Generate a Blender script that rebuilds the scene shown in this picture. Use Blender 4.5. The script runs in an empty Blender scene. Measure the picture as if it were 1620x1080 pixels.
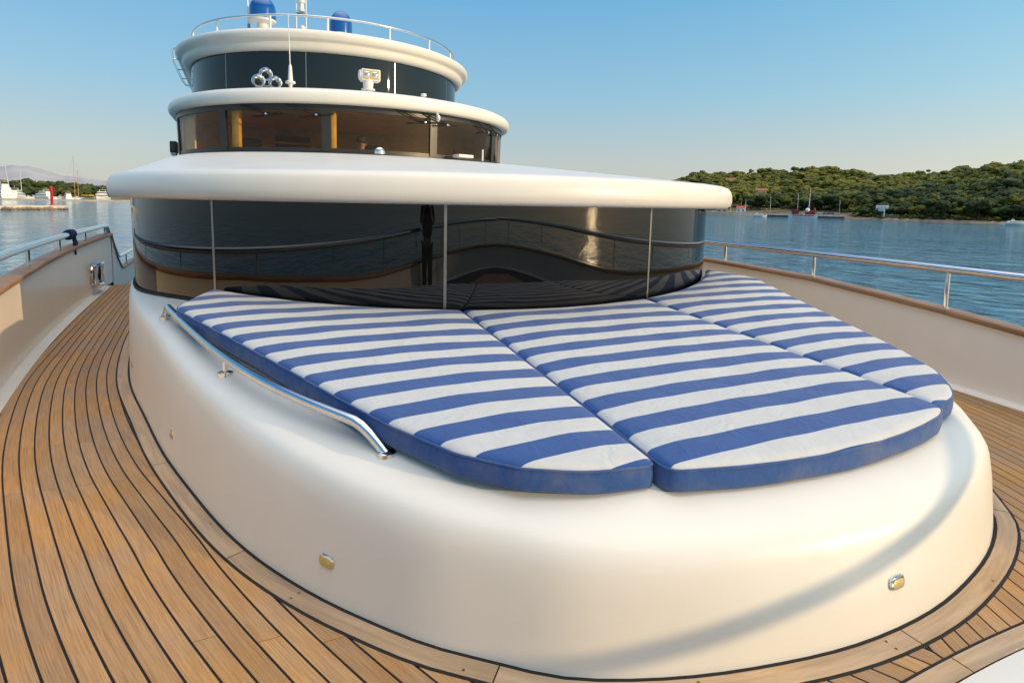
import bpy, bmesh, math, random
import numpy as np
from mathutils import Matrix, Vector, geometry
R_ = math.radians
random.seed(4); rng = np.random.default_rng(7)
SC = bpy.context.scene
COL = SC.collection

# ------------------------------------------------------------------ camera, sky, sun, exposure
CAM = Vector((-2.40, 0.0, 1.70)); F = 925.0; W = 1620.0
PSI = math.atan((810 - 380) / F); TH = math.atan(F / 9500.0); RHO = math.atan(0.0195)
PPY = 321 + F * math.tan(TH)
def _dir(xr, yr, fw0):
    fw = fw0 * math.cos(TH) + yr * math.sin(TH); up = -fw0 * math.sin(TH) + yr * math.cos(TH)
    return Vector((xr * math.cos(PSI) + fw * math.sin(PSI), -xr * math.sin(PSI) + fw * math.cos(PSI), up))
cr, sr = math.cos(RHO), math.sin(RHO)
cx, cy, cz = _dir(cr, sr, 0), _dir(-sr, cr, 0), -_dir(0, 0, 1)
cam = bpy.data.cameras.new("camera"); cob = bpy.data.objects.new("camera", cam); COL.objects.link(cob)
cob.matrix_world = Matrix(((cx.x, cy.x, cz.x, CAM.x), (cx.y, cy.y, cz.y, CAM.y), (cx.z, cy.z, cz.z, CAM.z), (0, 0, 0, 1)))
cam.sensor_fit = 'HORIZONTAL'; cam.sensor_width = 36; cam.lens = 36 * F / W
cam.shift_y = -(540 - PPY) / W; cam.clip_start = 0.05; cam.clip_end = 60000
SC.camera = cob

SUN_AZ, SUN_EL = 139.0, 10.7
wd = bpy.data.worlds.new("World"); SC.world = wd; wd.use_nodes = True
nt = wd.node_tree; bg = nt.nodes["Background"]
sky = nt.nodes.new("ShaderNodeTexSky"); sky.sky_type = 'NISHITA'; sky.sun_disc = False
sky.sun_elevation = R_(SUN_EL); sky.sun_rotation = R_(SUN_AZ); sky.altitude = 0
sky.air_density = 1.0; sky.dust_density = 0.6; sky.ozone_density = 2.0
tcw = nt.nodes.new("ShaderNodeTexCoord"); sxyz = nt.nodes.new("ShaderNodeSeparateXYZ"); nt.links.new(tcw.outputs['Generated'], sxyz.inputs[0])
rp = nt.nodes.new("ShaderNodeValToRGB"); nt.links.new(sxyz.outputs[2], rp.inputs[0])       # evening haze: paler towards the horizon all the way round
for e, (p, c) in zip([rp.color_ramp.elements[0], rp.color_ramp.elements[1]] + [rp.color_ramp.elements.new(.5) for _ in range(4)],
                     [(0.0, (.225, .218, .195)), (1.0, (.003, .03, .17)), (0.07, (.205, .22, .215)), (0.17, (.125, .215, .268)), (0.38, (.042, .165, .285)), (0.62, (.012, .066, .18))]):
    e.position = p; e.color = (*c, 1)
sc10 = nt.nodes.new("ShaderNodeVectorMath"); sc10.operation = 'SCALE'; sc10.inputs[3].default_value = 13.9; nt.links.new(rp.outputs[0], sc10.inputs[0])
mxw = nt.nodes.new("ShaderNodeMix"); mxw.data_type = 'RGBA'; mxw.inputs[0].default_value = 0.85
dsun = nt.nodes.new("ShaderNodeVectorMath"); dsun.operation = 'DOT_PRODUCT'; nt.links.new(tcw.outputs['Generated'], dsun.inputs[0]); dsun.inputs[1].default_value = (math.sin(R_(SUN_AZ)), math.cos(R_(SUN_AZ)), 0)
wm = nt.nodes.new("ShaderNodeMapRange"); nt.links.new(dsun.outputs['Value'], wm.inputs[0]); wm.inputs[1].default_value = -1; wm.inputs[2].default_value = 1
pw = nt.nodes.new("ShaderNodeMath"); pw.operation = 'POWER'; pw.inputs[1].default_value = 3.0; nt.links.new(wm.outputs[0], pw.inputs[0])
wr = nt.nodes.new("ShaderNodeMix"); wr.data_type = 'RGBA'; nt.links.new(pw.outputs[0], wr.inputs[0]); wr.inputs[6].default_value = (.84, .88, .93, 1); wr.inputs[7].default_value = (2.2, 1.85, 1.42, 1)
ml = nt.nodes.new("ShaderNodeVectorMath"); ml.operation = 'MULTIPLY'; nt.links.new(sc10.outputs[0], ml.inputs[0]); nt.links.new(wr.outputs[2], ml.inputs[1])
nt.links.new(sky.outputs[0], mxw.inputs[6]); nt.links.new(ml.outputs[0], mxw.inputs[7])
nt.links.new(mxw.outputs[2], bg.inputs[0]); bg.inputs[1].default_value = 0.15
sl = bpy.data.lights.new("sun", 'SUN'); so = bpy.data.objects.new("sun", sl); COL.objects.link(so)
sl.energy = 2.45; sl.angle = R_(0.6); sl.color = (1.0, 0.73, 0.41)
sd = Vector((math.sin(R_(SUN_AZ)) * math.cos(R_(SUN_EL)), math.cos(R_(SUN_AZ)) * math.cos(R_(SUN_EL)), math.sin(R_(SUN_EL))))
so.rotation_euler = sd.to_track_quat('Z', 'Y').to_euler(); so.location = (20, -20, 30)
SC.view_settings.view_transform = 'Standard'; SC.view_settings.look = 'None'
SC.view_settings.exposure = 0.42; SC.view_settings.gamma = 1; SC.view_settings.use_curve_mapping = False
SC.render.engine = 'CYCLES'; SC.cycles.max_bounces = 10; SC.cycles.transparent_max_bounces = 12
SC.cycles.blur_glossy = 0.05; SC.cycles.sample_clamp_indirect = 40; SC.cycles.caustics_reflective = False; SC.cycles.caustics_refractive = False

# ------------------------------------------------------------------ helpers
def nodes(name):
    m = bpy.data.materials.new(name); m.use_nodes = True
    t = m.node_tree; return m, t, t.nodes["Principled BSDF"]
def N(t, typ, **kw):
    n = t.nodes.new(typ)
    for k, v in kw.items():
        if k.startswith('i_'): n.inputs[k[2:].replace('_', ' ')].default_value = v
        else: setattr(n, k, v)
    return n
def L(t, a, b): t.links.new(a, b)
def ramp(t, src, stops):
    r = N(t, "ShaderNodeValToRGB"); e = r.color_ramp.elements
    while len(e) < len(stops): e.new(0.5)
    for x, (p, c) in zip(e, stops):
        x.position = p; x.color = (*c, 1) if len(c) == 3 else c
    L(t, src, r.inputs[0]); return r.outputs[0]
def mat(name, col, rough=0.5, metal=0.0, var=0.0, scale=3.0, bump=0.0, bscale=60.0, coat=0.0, ior=1.5):
    m, t, b = nodes(name)
    b.inputs['Base Color'].default_value = (*col, 1); b.inputs['Roughness'].default_value = rough
    b.inputs['Metallic'].default_value = metal; b.inputs['Coat Weight'].default_value = coat; b.inputs['IOR'].default_value = ior
    b.inputs['Coat Roughness'].default_value = 0.08
    tc = N(t, "ShaderNodeTexCoord")
    if var:
        n = N(t, "ShaderNodeTexNoise", i_Scale=scale, i_Detail=6.0, i_Roughness=0.6); L(t, tc.outputs['Object'], n.inputs['Vector'])
        L(t, ramp(t, n.outputs[0], [(0.3, tuple(c * (1 - var) for c in col)), (0.7, tuple(min(1, c * (1 + var)) for c in col))]), b.inputs['Base Color'])
        mr = N(t, "ShaderNodeMapRange"); L(t, n.outputs[0], mr.inputs[0])
        mr.inputs[3].default_value = max(0.02, rough * 0.8); mr.inputs[4].default_value = min(1, rough * 1.25); L(t, mr.outputs[0], b.inputs['Roughness'])
    if bump:
        n2 = N(t, "ShaderNodeTexNoise", i_Scale=bscale, i_Detail=4.0); L(t, tc.outputs['Object'], n2.inputs['Vector'])
        bp = N(t, "ShaderNodeBump", i_Strength=bump, i_Distance=0.01); L(t, n2.outputs[0], bp.inputs['Height']); L(t, bp.outputs[0], b.inputs['Normal'])
    return m
def tag(o, label=None, cat=None, group=None, kind=None):
    if label: o['label'] = label
    if cat: o['category'] = cat
    if group: o['group'] = group
    if kind: o['kind'] = kind
    return o
def wloc(o):
    v = Vector((0, 0, 0))
    while o is not None: v += o.location; o = o.parent
    return v
def thing(name, loc, label, cat, group=None):
    o = bpy.data.objects.new(name, None); o.location = loc; o.empty_display_size = 0.2; COL.objects.link(o)
    return tag(o, label, cat, group)
def mk(name, VF, m, parent=None, smooth=True, sharp=38, uv=None):
    V, Fc = VF[0], VF[1]
    off = wloc(parent) if parent is not None else Vector((0, 0, 0))
    me = bpy.data.meshes.new(name)
    me.from_pydata([(v[0] - off.x, v[1] - off.y, v[2] - off.z) for v in V], [], [tuple(f) for f in Fc])
    if len(VF) > 2 and VF[2] is not None:
        ul = me.uv_layers.new(name="UVMap"); idx = np.empty(len(me.loops), int); me.loops.foreach_get("vertex_index", idx)
        ul.data.foreach_set("uv", np.asarray(VF[2], float)[idx].ravel())
    me.update()
    if smooth:
        me.polygons.foreach_set("use_smooth", [True] * len(me.polygons)); me.set_sharp_from_angle(angle=R_(sharp))
    for mm in (m if isinstance(m, (list, tuple)) else [m]): me.materials.append(mm)
    o = bpy.data.objects.new(name, me); COL.objects.link(o)
    if parent is not None: o.parent = parent
    return o
def join(*ms):
    V, Fc = [], []
    for m in ms:
        b = len(V); V += [tuple(v) for v in m[0]]; Fc += [tuple(i + b for i in f) for f in m[1]]
    return V, Fc
def box(c, s, bev=0.0, rz=0.0, seg=2, taper=None):
    bm = bmesh.new(); bmesh.ops.create_cube(bm, size=1)
    for v in bm.verts:
        k = taper if (taper and v.co.z > 0) else 1
        v.co = Vector((v.co.x * s[0] * k, v.co.y * s[1] * k, v.co.z * s[2]))
    if bev: bmesh.ops.bevel(bm, geom=bm.edges[:], offset=bev, segments=seg, affect='EDGES', profile=0.5)
    Rm = Matrix.Rotation(rz, 3, 'Z')
    V = [tuple(Rm @ v.co + Vector(c)) for v in bm.verts]; bm.verts.index_update()
    Fc = [[v.index for v in f.verts] for f in bm.faces]; bm.free(); return V, Fc
def frame_of(d):
    d = Vector(d).normalized(); a = Vector((0, 0, 1)) if abs(d.z) < 0.9 else Vector((1, 0, 0))
    x = d.cross(a).normalized(); return x, x.cross(d).normalized()
def tube(P, r, n=10, caps=True, closed=False):
    P = [Vector(p) for p in P]; k = len(P); rs = r if isinstance(r, (list, tuple)) else [r] * k
    V, Fc = [], []; x = None
    for i, p in enumerate(P):
        if closed: d = P[(i + 1) % k] - P[i - 1]
        else: d = P[min(i + 1, k - 1)] - P[max(i - 1, 0)]
        d.normalize()
        if x is None: x = frame_of(d)[0]
        x = (x - d * x.dot(d)).normalized(); y = d.cross(x)
        for j in range(n):
            a = 2 * math.pi * j / n; V.append(tuple(p + (x * math.cos(a) + y * math.sin(a)) * rs[i]))
    for i in range(k if closed else k - 1):
        i2 = (i + 1) % k
        for j in range(n): Fc.append((i * n + j, i * n + (j + 1) % n, i2 * n + (j + 1) % n, i2 * n + j))
    if caps and not closed:
        Fc.append(tuple(range(n))[::-1]); Fc.append(tuple((k - 1) * n + j for j in range(n)))
    return V, Fc
def lathe(prof, c=(0, 0, 0), n=24, axis=(0, 0, 1)):
    x, y = frame_of(axis); z = Vector(axis).normalized(); c = Vector(c); V, Fc = [], []
    for r, h in prof:
        for j in range(n):
            a = 2 * math.pi * j / n; V.append(tuple(c + z * h + (x * math.cos(a) + y * math.sin(a)) * max(r, 1e-4)))
    for i in range(len(prof) - 1):
        for j in range(n): Fc.append((i * n + j, i * n + (j + 1) % n, (i + 1) * n + (j + 1) % n, (i + 1) * n + j))
    return V, Fc
def grid(rows, closed=False):
    n = len(rows[0]); V = [tuple(p) for r in rows for p in r]; Fc = []
    for i in range(len(rows) - 1):
        for j in range(n if closed else n - 1):
            j2 = (j + 1) % n; Fc.append((i * n + j, i * n + j2, (i + 1) * n + j2, (i + 1) * n + j))
    return V, Fc
def spline(P, n):
    """natural cubic spline through P (chord length parameter), n samples"""
    P = np.asarray(P, float); t = np.r_[0, np.cumsum(np.linalg.norm(np.diff(P, axis=0), axis=1))]; k = len(P); h = np.diff(t)
    A = np.zeros((k, k)); B = np.zeros_like(P); A[0, 0] = A[-1, -1] = 1
    for i in range(1, k - 1):
        A[i, i - 1], A[i, i], A[i, i + 1] = h[i - 1], 2 * (h[i - 1] + h[i]), h[i]
        B[i] = 3 * ((P[i + 1] - P[i]) / h[i] - (P[i] - P[i - 1]) / h[i - 1])
    c = np.linalg.solve(A, B); q = np.linspace(0, t[-1], n); i = np.clip(np.searchsorted(t, q, side='right') - 1, 0, k - 2)
    u = (q - t[i])[:, None]; hh = h[i][:, None]
    b = (P[i + 1] - P[i]) / hh - hh * (2 * c[i] + c[i + 1]) / 3; d = (c[i + 1] - c[i]) / (3 * hh)
    return P[i] + b * u + c[i] * u ** 2 + d * u ** 3
def normals2(C, closed=False):
    C = np.asarray(C, float)
    T = np.roll(C, -1, 0) - np.roll(C, 1, 0) if closed else np.gradient(C, axis=0)
    T /= np.linalg.norm(T, axis=1)[:, None]; return np.stack([T[:, 1], -T[:, 0]], 1)
def sweep(C, zc, prof, nrm=None, closed_prof=True, caps=True):
    """profile of (offset along plan normal, dz) carried along plan curve C with heights zc"""
    C = np.asarray(C, float); nrm = normals2(C) if nrm is None else nrm; rows = []
    for p, n_, z in zip(C, nrm, zc): rows.append([(p[0] + n_[0] * a, p[1] + n_[1] * a, z + b) for a, b in prof])
    V, Fc = grid(rows, closed_prof); k = len(prof)
    if caps and closed_prof: Fc.append(tuple(range(k))); Fc.append(tuple(len(V) - k + j for j in range(k))[::-1])
    return V, Fc
def rrect(w, h, r, n=4):
    P = []
    for sx, sy, a0 in ((1, 1, 0), (-1, 1, 90), (-1, -1, 180), (1, -1, 270)):
        for i in range(n + 1):
            a = R_(a0 + 90 * i / n); P.append((sx * (w / 2 - r) + r * math.cos(a), sy * (h / 2 - r) + r * math.sin(a)))
    return P
def copy_tree(o, loc=None, rz=None, parent=None, scale=None):
    c = o.copy(); COL.objects.link(c)
    if parent is not None: c.parent = parent
    if loc is not None: c.location = loc
    if rz is not None: c.rotation_euler = (0, 0, rz)
    if scale is not None: c.scale = scale
    for ch in list(o.children): copy_tree(ch, parent=c)
    return c

# ------------------------------------------------------------------ materials
GEL = mat("white_gelcoat", (0.76, 0.715, 0.635), 0.33, var=0.025, scale=2.0, coat=0.0, ior=1.42)
WARMGEL = mat("warm_bounce_gelcoat", (0.90, 0.80, 0.68), 0.32, var=0.03, scale=1.5, coat=0.2)  # white gelcoat with the warm bounced light put into its colour
STEEL = mat("polished_steel", (0.72, 0.72, 0.72), 0.09, 1.0, var=0.06, scale=8)
DARKST = mat("brushed_steel", (0.30, 0.29, 0.28), 0.3, 1.0, var=0.1, scale=20)
BLACKG = mat("black_tinted_glass", (0.004, 0.0045, 0.005), 0.012, ior=1.52)
RUBBER = mat("black_rubber", (0.008, 0.0075, 0.007), 0.85, var=0.3, scale=40)
DARK = mat("dark_frame", (0.022, 0.02, 0.02), 0.35, var=0.15, scale=10)
GREYW = mat("off_white_plastic", (0.72, 0.70, 0.66), 0.4, var=0.06, scale=10)
BLUEDOME = mat("blue_dome_paint", (0.003, 0.085, 0.34), 0.14, var=0.05, scale=3, coat=0.5)
NAVY = mat("navy_canvas", (0.018, 0.022, 0.07), 0.85, var=0.2, scale=12, bump=0.3, bscale=200)
LENS = mat("amber_lens", (0.55, 0.42, 0.14), 0.2, var=0.1, scale=40, coat=0.5)
AMBERWOOD = mat("varnished_wood", (0.80, 0.42, 0.05), 0.3, var=0.15, scale=6, coat=0.4)
REDWOOD = mat("cabin_wood", (0.70, 0.35, 0.20), 0.4, var=0.25, scale=4)
SKIN = mat("skin", (0.42, 0.22, 0.15), 0.5, var=0.08, scale=20)
CLOTHB = mat("dark_cloth", (0.015, 0.015, 0.018), 0.9, var=0.2, scale=20, bump=0.2)
CLOTHW = mat("pale_cloth", (0.5, 0.48, 0.45), 0.9, var=0.1, scale=20, bump=0.2)
ROPE = mat("blue_rope", (0.012, 0.02, 0.085), 0.9, var=0.3, scale=80, bump=0.6, bscale=300)

def teak(name, ca, cb, per_obj=True, uscale=4.5, vscale=190.0, rough=0.62):
    m, t, b = nodes(name); tc = N(t, "ShaderNodeTexCoord"); oi = N(t, "ShaderNodeObjectInfo")
    mp = N(t, "ShaderNodeMapping"); mp.inputs['Scale'].default_value = (uscale, vscale, 1); L(t, tc.outputs['UV'], mp.inputs[0])
    ad = N(t, "ShaderNodeVectorMath", operation='ADD'); L(t, mp.outputs[0], ad.inputs[0])
    cb3 = N(t, "ShaderNodeCombineXYZ"); mu = N(t, "ShaderNodeMath", operation='MULTIPLY'); mu.inputs[1].default_value = 57.0
    L(t, oi.outputs['Random'], mu.inputs[0]); L(t, mu.outputs[0], cb3.inputs[0]); L(t, mu.outputs[0], cb3.inputs[2]); L(t, cb3.outputs[0], ad.inputs[1])
    n1 = N(t, "ShaderNodeTexNoise", i_Scale=1.0, i_Detail=8.0, i_Roughness=0.72, i_Distortion=0.35); L(t, ad.outputs[0], n1.inputs['Vector'])
    c1 = ramp(t, n1.outputs[0], [(0.33, ca), (0.5, tuple((x + y) / 2 for x, y in zip(ca, cb))), (0.67, cb)])
    # weathering in broad patches
    n2 = N(t, "ShaderNodeTexNoise", i_Scale=1.7, i_Detail=5.0, i_Roughness=0.6); L(t, tc.outputs['Object'], n2.inputs['Vector'])
    hs = N(t, "ShaderNodeHueSaturation"); L(t, c1, hs.inputs['Color'])
    mv = N(t, "ShaderNodeMapRange"); L(t, oi.outputs['Random'], mv.inputs[0]); mv.inputs[3].default_value = 0.84; mv.inputs[4].default_value = 1.14
    m2 = N(t, "ShaderNodeMapRange"); L(t, n2.outputs[0], m2.inputs[0]); m2.inputs[1].default_value = .3; m2.inputs[2].default_value = .7; m2.inputs[3].default_value = 0.88; m2.inputs[4].default_value = 1.1
    mm = N(t, "ShaderNodeMath", operation='MULTIPLY'); L(t, mv.outputs[0], mm.inputs[0]); L(t, m2.outputs[0], mm.inputs[1]); L(t, mm.outputs[0], hs.inputs['Value'])
    sat = N(t, "ShaderNodeMapRange"); L(t, n2.outputs[0], sat.inputs[0]); sat.inputs[1].default_value = .3; sat.inputs[2].default_value = .7; sat.inputs[3].default_value = 0.78; sat.inputs[4].default_value = 1.08
    L(t, sat.outputs[0], hs.inputs['Saturation']); L(t, hs.outputs[0], b.inputs['Base Color'])
    b.inputs['Roughness'].default_value = rough
    bp = N(t, "ShaderNodeBump", i_Strength=0.25, i_Distance=0.002); L(t, n1.outputs[0], bp.inputs['Height']); L(t, bp.outputs[0], b.inputs['Normal'])
    return m
TEAK = teak("teak_deck", (0.26, 0.122, 0.035), (0.51, 0.276, 0.092))
TEAKM = teak("teak_margin", (0.33, 0.20, 0.095), (0.52, 0.35, 0.20), uscale=2.0, vscale=30)
TEAKCAP = teak("teak_cap_rail", (0.22, 0.10, 0.035), (0.40, 0.20, 0.075), uscale=2.0, vscale=30, rough=0.45)

CAPD = mat('teak_plug', (0.10, 0.05, 0.022), 0.8, var=0.3, scale=30)
def fabric(name, stripes):
    m, t, b = nodes(name); tc = N(t, "ShaderNodeTexCoord")
    blue_a, blue_b = (0.011, 0.062, 0.222), (0.016, 0.076, 0.255); wh_a, wh_b = (0.50, 0.495, 0.475), (0.54, 0.535, 0.515)
    n = N(t, "ShaderNodeTexNoise", i_Scale=7.0, i_Detail=7.0, i_Roughness=0.65); L(t, tc.outputs['Object'], n.inputs['Vector'])
    cbl = ramp(t, n.outputs[0], [(0.3, blue_a), (0.7, blue_b)])
    if stripes:
        cw = ramp(t, n.outputs[0], [(0.25, wh_a), (0.6, wh_b)])
        sp = N(t, "ShaderNodeSeparateXYZ"); L(t, tc.outputs['UV'], sp.inputs[0])
        nw = N(t, "ShaderNodeTexNoise", i_Scale=2.2, i_Detail=2.0); L(t, tc.outputs['Object'], nw.inputs['Vector'])
        ma = N(t, "ShaderNodeMath", operation='MULTIPLY_ADD'); ma.inputs[1].default_value = 0.02; L(t, nw.outputs[0], ma.inputs[0]); L(t, sp.outputs[1], ma.inputs[2])
        fr = N(t, "ShaderNodeMath", operation='FRACT'); L(t, ma.outputs[0], fr.inputs[0])
        gt = N(t, "ShaderNodeMath", operation='GREATER_THAN'); gt.inputs[1].default_value = 0.5; L(t, fr.outputs[0], gt.inputs[0])
        mx = N(t, "ShaderNodeMix", data_type='RGBA'); L(t, gt.outputs[0], mx.inputs[0]); L(t, cbl, mx.inputs[6]); L(t, cw, mx.inputs[7]); L(t, mx.outputs[2], b.inputs['Base Color'])
    else:
        # sun-faded band with salt marks along the middle
        n3 = N(t, "ShaderNodeTexNoise", i_Scale=3.0, i_Detail=9.0, i_Roughness=0.7); L(t, tc.outputs['Object'], n3.inputs['Vector'])
        f = ramp(t, n3.outputs[0], [(0.46, (0, 0, 0)), (0.66, (0.8, 0.8, 0.8))])
        mx = N(t, "ShaderNodeMix", data_type='RGBA'); L(t, f, mx.inputs[0]); L(t, cbl, mx.inputs[6]); mx.inputs[7].default_value = (0.09, 0.115, 0.225, 1); L(t, mx.outputs[2], b.inputs['Base Color'])
    b.inputs['Roughness'].default_value = 0.85; b.inputs['Sheen Weight'].default_value = 0.15
    wv = N(t, "ShaderNodeTexNoise", i_Scale=420.0, i_Detail=2.0); L(t, tc.outputs['Object'], wv.inputs['Vector'])
    n4 = N(t, "ShaderNodeTexNoise", i_Scale=9.0, i_Detail=3.0, i_Distortion=1.2); L(t, tc.outputs['Object'], n4.inputs['Vector'])
    b1 = N(t, "ShaderNodeBump", i_Strength=0.35, i_Distance=0.02); L(t, n4.outputs[0], b1.inputs['Height'])
    b2 = N(t, "ShaderNodeBump", i_Strength=0.3, i_Distance=0.002); L(t, wv.outputs[0], b2.inputs['Height']); L(t, b1.outputs[0], b2.inputs['Normal']); L(t, b2.outputs[0], b.inputs['Normal'])
    return m
STRIPE = fabric("striped_canvas", True); BAND = fabric("faded_blue_canvas", False)

def clear_glass():
    m, t, b = nodes("smoked_clear_glass"); t.nodes.remove(b); out = t.nodes["Material Output"]
    tr = N(t, "ShaderNodeBsdfTransparent"); tr.inputs[0].default_value = (0.91, 0.885, 0.84, 1)
    gl = N(t, "ShaderNodeBsdfGlossy"); gl.inputs['Roughness'].default_value = 0.015; gl.inputs[0].default_value = (0.9, 0.9, 0.9, 1)
    fr = N(t, "ShaderNodeFresnel"); fr.inputs[0].default_value = 1.5; mx = N(t, "ShaderNodeMixShader")
    ge = N(t, "ShaderNodeNewGeometry"); inv = N(t, "ShaderNodeMath", operation='SUBTRACT'); inv.inputs[0].default_value = 1; L(t, ge.outputs['Backfacing'], inv.inputs[1])
    ff = N(t, "ShaderNodeMath", operation='MULTIPLY'); L(t, fr.outputs[0], ff.inputs[0]); L(t, inv.outputs[0], ff.inputs[1])
    L(t, ff.outputs[0], mx.inputs[0]); L(t, tr.outputs[0], mx.inputs[1]); L(t, gl.outputs[0], mx.inputs[2]); L(t, mx.outputs[0], out.inputs[0]); return m
CLEAR = clear_glass()

def water_mat():
    m, t, b = nodes("sea_water"); tc = N(t, "ShaderNodeTexCoord")
    b.inputs['Base Color'].default_value = (0.02, 0.13, 0.20, 1); b.inputs['Roughness'].default_value = 0.06; b.inputs['IOR'].default_value = 1.333
    mp = N(t, "ShaderNodeMapping"); mp.inputs['Rotation'].default_value = (0, 0, R_(35)); mp.inputs['Scale'].default_value = (1, 0.55, 1); L(t, tc.outputs['Object'], mp.inputs[0])
    n1 = N(t, "ShaderNodeTexNoise", i_Scale=1.15, i_Detail=5.0, i_Roughness=0.5, i_Distortion=0.4); L(t, mp.outputs[0], n1.inputs['Vector'])
    n2 = N(t, "ShaderNodeTexNoise", i_Scale=0.22, i_Detail=3.0); L(t, mp.outputs[0], n2.inputs['Vector'])
    n3 = N(t, "ShaderNodeTexNoise", i_Scale=0.012, i_Detail=3.0); L(t, tc.outputs['Object'], n3.inputs['Vector'])
    st = N(t, "ShaderNodeMapRange"); L(t, n3.outputs[0], st.inputs[0]); st.inputs[1].default_value = .35; st.inputs[2].default_value = .65; st.inputs[3].default_value = 0.55; st.inputs[4].default_value = 1.0
    ad = N(t, "ShaderNodeMath", operation='MULTIPLY_ADD'); ad.inputs[1].default_value = 2.4; L(t, n2.outputs[0], ad.inputs[0]); L(t, n1.outputs[0], ad.inputs[2])
    bp = N(t, "ShaderNodeBump", i_Distance=0.31); L(t, ad.outputs[0], bp.inputs['Height']); L(t, st.outputs[0], bp.inputs['Strength']); L(t, bp.outputs[0], b.inputs['Normal'])
    L(t, ramp(t, n1.outputs[0], [(0.36, (0.005, 0.065, 0.128)), (0.52, (0.016, 0.125, 0.205)), (0.66, (0.07, 0.23, 0.32))]), b.inputs['Base Color'])  # ripple light and dark painted into the colour: paler crests, darker troughs
    return m
WATER = water_mat()

# ------------------------------------------------------------------ sea, far land
ZW = -3.0
def bearing(px): return PSI + math.atan((px - 810) / F)          # compass bearing from the bow of a landmark
def at(px, dist, z=0.0):
    a = bearing(px); return Vector((CAM.x + dist * math.sin(a), dist * math.cos(a), z))
S = 22000
tag(mk("sea", ([(-S, -S, ZW), (S, -S, ZW), (S, S, ZW), (-S, S, ZW)], [(0, 1, 2, 3)]), WATER, smooth=False), "rippled blue sea water around the yacht", "sea", kind='structure')

def land_mat(name, ca, cb, cc, sc):
    m, t, b = nodes(name); tc = N(t, "ShaderNodeTexCoord")
    n = N(t, "ShaderNodeTexNoise", i_Scale=sc, i_Detail=9.0, i_Roughness=0.68); L(t, tc.outputs['Object'], n.inputs['Vector'])
    L(t, ramp(t, n.outputs[0], [(0.3, ca), (0.52, cb), (0.72, cc)]), b.inputs['Base Color']); b.inputs['Roughness'].default_value = 0.95
    bp = N(t, "ShaderNodeBump", i_Strength=0.8, i_Distance=1.2 / sc * 0.05); L(t, n.outputs[0], bp.inputs['Height']); L(t, bp.outputs[0], b.inputs['Normal']); return m
HILL = land_mat("dry_hillside", (0.05, 0.06, 0.02), (0.14, 0.12, 0.055), (0.34, 0.28, 0.19), 0.06)
ROCK = land_mat("shore_rock", (0.10, 0.075, 0.05), (0.24, 0.18, 0.12), (0.40, 0.32, 0.23), 0.35)
MOUNT = land_mat("hazed_mountain", (0.30, 0.285, 0.285), (0.38, 0.36, 0.355), (0.44, 0.41, 0.40), 0.0016)  # distance haze is put into this pale rock colour
CONC = mat("pale_concrete", (0.46, 0.40, 0.32), 0.85, var=0.2, scale=0.4)
DCONC = mat("dark_wet_concrete", (0.10, 0.095, 0.085), 0.8, var=0.3, scale=0.4)

def leafmat(name, ca, cb, cc, sc):
    m, t, b = nodes(name); tc = N(t, "ShaderNodeTexCoord"); oi = N(t, "ShaderNodeObjectInfo")
    n = N(t, "ShaderNodeTexNoise", i_Scale=sc, i_Detail=4.0); L(t, tc.outputs['Object'], n.inputs['Vector'])
    a = N(t, "ShaderNodeMath", operation='MULTIPLY_ADD'); a.inputs[1].default_value = 0.5; L(t, oi.outputs['Random'], a.inputs[0]); L(t, n.outputs[0], a.inputs[2])
    L(t, ramp(t, a.outputs[0], [(0.35, ca), (0.75, cb), (1.0, cc)]), b.inputs['Base Color']); b.inputs['Roughness'].default_value = 0.7
    b.inputs['Transmission Weight'].default_value = 0.0; b.inputs['Specular IOR Level'].default_value = 0.25
    return m
LEAF = leafmat("pine_needles", (0.014, 0.028, 0.008), (0.042, 0.060, 0.010), (0.15, 0.138, 0.013), 0.12)
LEAFS = leafmat("distant_pine_needles", (0.014, 0.028, 0.008), (0.042, 0.060, 0.010), (0.15, 0.138, 0.013), 0.055)
BARK = mat("pine_bark", (0.13, 0.085, 0.055), 0.9, var=0.3, scale=3)

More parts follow.
